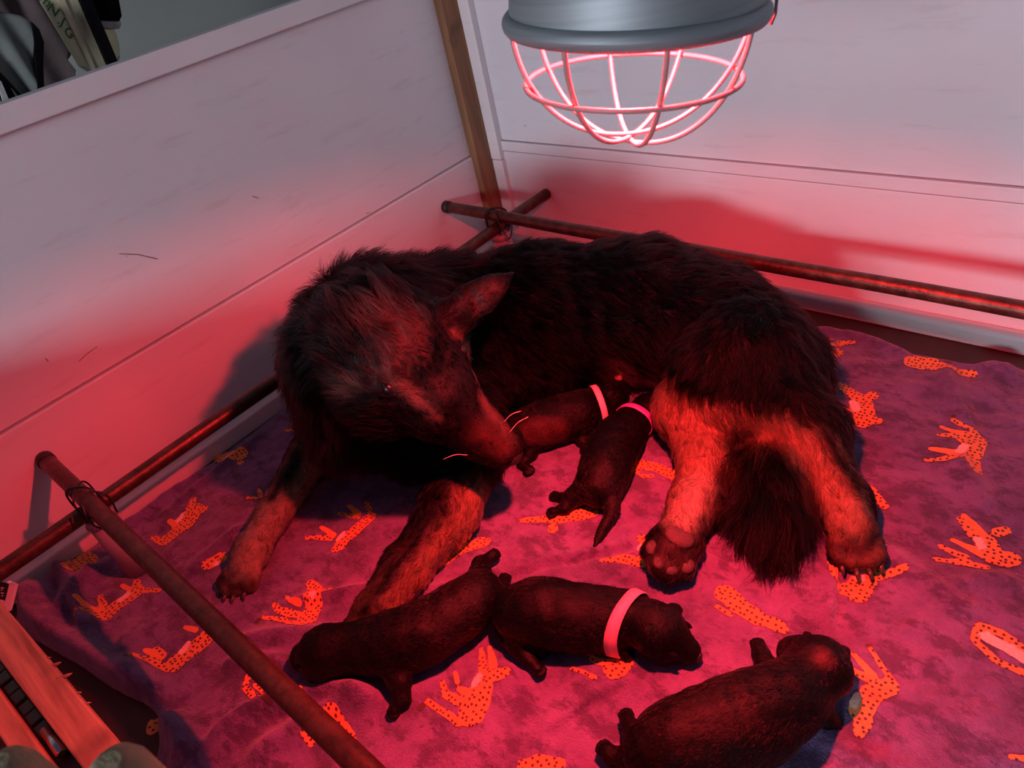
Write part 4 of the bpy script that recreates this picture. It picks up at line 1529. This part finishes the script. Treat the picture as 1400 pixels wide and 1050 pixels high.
# splinters along the sawn edge
for s_, ln_, wd_ in ((0.128, 0.0062, 0.0022), (0.150, 0.0070, 0.0024), (0.178, 0.0030, 0.0014), (0.113, 0.0028, 0.0012), (0.196, 0.0034, 0.0015)):
    p = ra + rdir * s_
    tube('splinter', [p + np.array([0, 0, -0.002]) - rn * 0.004, p + rn * ln_ * 0.5 + rdir * 0.004 + np.array([0, 0, -0.002]), p + rn * ln_ + rdir * 0.007 + np.array([0, 0, -0.001])], [wd_, wd_ * 0.7, 0.0003], M['plank'], r1, 6)
tr = tag(empty('metal_track', tuple(ra + rdir * 0.1 - rn * (w1 + w2) / 2)), 'dark metal track of brown plates between the two front rails', 'track')
rail_box('channel', S0, S1_, w1 + 0.0005, w2 - 0.0005, ZR - 0.026, ZR - 0.018, M['cap'], tr, 0.0005)
wp = (w2 - w1)
for i in range(24):
    s_ = -0.12 + i * 0.0178
    if s_ > 0.165 and s_ < 0.25:
        continue
    rail_box('plate', s_, s_ + 0.0150, w1 + wp * 0.12, w2 - wp * 0.12, ZR - 0.0185, ZR - 0.013 + 0.0012 * (i % 2), M['steel_plate'], tr, 0.001)
q0 = ra + rdir * 0.178 - rn * (w1 + wp * 0.45) + np.array([0, 0, -0.012])
tube('bolt', [q0, q0 + rdir * 0.034, q0 + rdir * 0.036], [0.0042, 0.0048, 0.003], M['chrome'], tr, 14)

wf = box('wall_front_blocker', (WX + 0.004, -0.275, 0.0), (-0.06, -0.25, 0.41), M['wall'], None, 0.002)  # unseen front board, height and length set to block the window light
tag(wf, 'unseen white front board added to keep window light off the pen floor', kind='structure')
for q, rad_, lab in (((146, 1046), 0.0105, 'khaki pole with a rounded top at the bottom left, in front of the rails'), ((-6, 1046), 0.0095, 'khaki pole cut off by the lower left corner of the picture')):
    c_ = UD(q[0], q[1], 0.235)
    zt = float(c_[2])
    bmk = bmesh.new()
    add_tube(bmk, [(c_[0], c_[1], 0.0), (c_[0], c_[1], zt - 0.008), (c_[0], c_[1], zt - 0.003), (c_[0], c_[1], zt)], [rad_, rad_, rad_ * 0.86, rad_ * 0.45], 24)
    tag(link('pole', bm_mesh('pole', bmk), M['khaki'], None), lab, 'pole', 'khaki poles in the foreground')

# small black card in a white frame at the left edge
fc = UD(4, 803, 0.80)
cf = frame_from(UD(18, 797, 0.80) - fc, CAM - fc)
sign = tag(empty('framed_card', tuple(fc)), 'small black card in a white frame at the left edge beside the pipe', 'card')


def quad_box(name, pts, thick, mat, parent):
    pts = [np.asarray(p, float) for p in pts]
    n = np.cross(pts[1] - pts[0], pts[2] - pts[0])
    n /= np.linalg.norm(n)
    if n @ (CAM - pts[0]) < 0:
        n = -n
    k = len(pts)
    V = [p for p in pts] + [p - n * thick for p in pts]
    F = [tuple(range(k))] + [tuple(range(2 * k - 1, k - 1, -1))] + [(i, i + k, (i + 1) % k + k, (i + 1) % k) for i in range(k)]
    me = bpy.data.meshes.new(name)
    me.from_pydata([tuple(v) for v in V], [], F)
    bm = bmesh.new()
    bm.from_mesh(me)
    bmesh.ops.recalc_face_normals(bm, faces=bm.faces)
    bm.to_mesh(me)
    bm.free()
    return link(name, me, mat, parent)


dz = 0.80
quad_box('card', [UD(-30, 790, dz), UD(13, 798, dz), UD(6, 824, dz), UD(-40, 816, dz)], 0.002, M['black_card'], sign)
quad_box('frame_edge', [UD(13, 797, dz - 0.002), UD(21, 800, dz - 0.002), UD(12, 836, dz - 0.002), UD(5, 830, dz - 0.002)], 0.005, M['white_plastic'], sign)
quad_box('frame_edge', [UD(9, 795.5, dz - 0.002), UD(21, 800, dz - 0.002), UD(20, 801.5, dz - 0.002), UD(9, 797, dz - 0.002)], 0.005, M['white_plastic'], sign)
quad_box('frame_edge', [UD(-40, 812, dz - 0.002), UD(6, 822, dz - 0.002), UD(5, 830, dz - 0.002), UD(-40, 820, dz - 0.002)], 0.005, M['white_plastic'], sign)
for a, b in (((1, 803), (5, 804)), ((1, 810), (5, 811)), ((2, 814), (4, 814.5)), ((1, 806), (3, 806.5))):
    quad_box('mark', [UD(a[0], a[1], dz - 0.001), UD(b[0], b[1], dz - 0.001), UD(b[0] - 0.3, b[1] + 1, dz - 0.001), UD(a[0] - 0.3, a[1] + 1, dz - 0.001)], 0.0006, M['white_plastic'], sign)

# ------------------------------------------------------------------ things beyond the left wall
def cloth_sheet(name, outline, x0, mat, parent, folds=5, depth=0.02, thick=0.012, seed=1):
    """a hanging cloth: an outline in its own vertical plane, pleated"""
    P = np.array([UX(px, py, x0)[1:] for px, py in outline])
    P = np.vstack([P, P[:1]])
    bm = bmesh.new()
    vs = [bm.verts.new((0, p[0], p[1])) for p in P[:-1]]
    f = bm.faces.new(vs)
    bmesh.ops.triangulate(bm, faces=[f])
    bmesh.ops.subdivide_edges(bm, edges=bm.edges[:], cuts=3, use_grid_fill=True)
    bmesh.ops.triangulate(bm, faces=bm.faces[:])
    bmesh.ops.subdivide_edges(bm, edges=bm.edges[:], cuts=2, use_grid_fill=True)
    lo, hi = P.min(0), P.max(0)
    for v in bm.verts:
        u = (v.co.y - lo[0]) / (hi[0] - lo[0])
        w = (v.co.z - lo[1]) / (hi[1] - lo[1])
        v.co.x = x0 + depth * math.sin(u * folds * 2 * math.pi + 1.5 * w + seed) * (0.6 + 0.4 * math.sin(3 * w + seed))
    r = bmesh.ops.extrude_face_region(bm, geom=bm.faces[:])
    for v in [g for g in r['geom'] if isinstance(g, bmesh.types.BMVert)]:
        v.co.x -= thick
    bmesh.ops.recalc_face_normals(bm, faces=bm.faces)
    return link(name, bm_mesh(name, bm), mat, parent, True)


X1 = -1.42
g1 = tag(empty('hanging_coat', tuple(UX(20, 60, X1))), 'grey green cloth hanging beyond the left wall, in the upper left corner', 'cloth')
cloth_sheet('cloth', [(-60, 10), (-5, 14), (30, 22), (46, 34), (52, 60), (54, 90), (56, 140), (40, 170), (10, 150), (-5, 115), (-60, 60)], X1, M['cloth_grey'], g1, 3, 0.012, 0.02, 2)
cloth_sheet('dark_edge', [(44, 30), (54, 40), (61, 58), (60, 90), (60, 150), (52, 150), (50, 100), (48, 60)], X1 + 0.008, M['black_cloth'], g1, 0.5, 0.004, 0.02, 1)
cloth_sheet('dark_hem', [(-10, 88), (14, 112), (40, 140), (20, 160), (-10, 120)], X1 + 0.010, M['black_cloth'], g1, 0.5, 0.004, 0.01, 1)
X2 = -1.62
g2 = tag(cloth_sheet('hanging_garment', [(-40, -30), (56, -30), (62, 10), (88, 45), (102, 66), (92, 82), (103, 96), (102, 106), (92, 130), (50, 140), (-40, 60)], X2, M['cloth_mauve'], None, 3, 0.015, 0.02, 4), 'mauve brown garment hanging behind the grey green cloth', 'garment')
X3 = -1.50
tag(cloth_sheet('hanging_sleeve', [(120, -40), (156, -40), (160, 4), (166, 22), (163, 29), (134, 28), (128, 10)], X3, M['black_cloth'], None, 1, 0.004, 0.03, 3), 'black sleeve hanging beyond the left wall', 'sleeve')
tag(cloth_sheet('striped_cuff', [(133, 27.5), (164, 28), (166, 33), (164, 39), (156, 40), (140, 37)], X3 - 0.003, M['white_cloth'], None, 0.5, 0.002, 0.03, 3), 'white ribbed cuff just below the black sleeve', 'cuff')
tag(cloth_sheet('pale_pouch', [(138, 36), (156, 39), (163, 60), (164, 78), (158, 96), (150, 92)], X3 - 0.05, M['cream'], None, 0.5, 0.002, 0.02, 3), 'pale cream pouch hanging below the white cuff', 'pouch')
X4 = -1.47
card = tag(empty('cream_strip', tuple(UX(110, 60, X4))), 'tall cream wrapped board with green letters leaning beyond the left wall', 'board')
quad_box('face', [UX(56, -10, X4), UX(103, -14, X4), UX(152, 92, X4), UX(128, 98, X4), UX(116, 91, X4)], 0.03, M['cream'], card)
quad_box('fold', [UX(74, -10, X4 + 0.004), UX(84, -10, X4 + 0.004), UX(132, 96, X4 + 0.004), UX(127, 98, X4 + 0.004)], 0.004, M['cream'], card)
tag(quad_box('black_strap', [UX(106, -10, X4 + 0.02), UX(120, -14, X4 + 0.02), UX(166, 95, X4 + 0.02), UX(152, 97, X4 + 0.02)], 0.012, M['black_cloth'], None), 'black strap leaning against the cream board', 'strap')


def letter(ch, px, py, size, rot):
    cu = bpy.data.curves.new('letter', 'FONT')
    cu.body = ch
    cu.size = size
    cu.extrude = 0.0006
    cu.align_x = 'CENTER'
    cu.align_y = 'CENTER'
    tmp = bpy.data.objects.new('tmp_letter', cu)
    COL.objects.link(tmp)
    dg = bpy.context.evaluated_depsgraph_get()
    me = bpy.data.meshes.new_from_object(tmp.evaluated_get(dg))
    bpy.data.objects.remove(tmp)
    c_ = UX(px, py, X4 + 0.0012)
    # text plane: along the board (world y, z), facing the camera side (+x)
    ay = Vector((0, math.cos(rot), math.sin(rot)))
    az = Vector((0, -math.sin(rot), math.cos(rot)))
    Mx = Matrix(((1, ay[0], az[0], c_[0]), (0, ay[1], az[1], c_[1]), (0, ay[2], az[2], c_[2]), (0, 0, 0, 1)))
    Mx = Matrix(((ay[0], az[0], 1, c_[0]), (ay[1], az[1], 0, c_[1]), (ay[2], az[2], 0, c_[2]), (0, 0, 0, 1)))
    me.transform(Mx)
    me.materials.clear()
    link('letter', me, M['green_ink'], card)


letter('m', 62, 1, 0.022, -1.05)
letter('N', 73, 14, 0.022, -1.05)
letter('.J', 84, 29, 0.021, -0.9)
letter('G', 95, 45, 0.022, -1.05)
quad_box('paper_edge', [UX(-6, 104, -1.30), UX(2, 112, -1.30), UX(18, 150, -1.30), UX(8, 150, -1.30)], 0.004, M['white_cloth'], None)
tag(bpy.data.objects['paper_edge'], 'white sheet edge at the left, just above the top rail', 'paper')
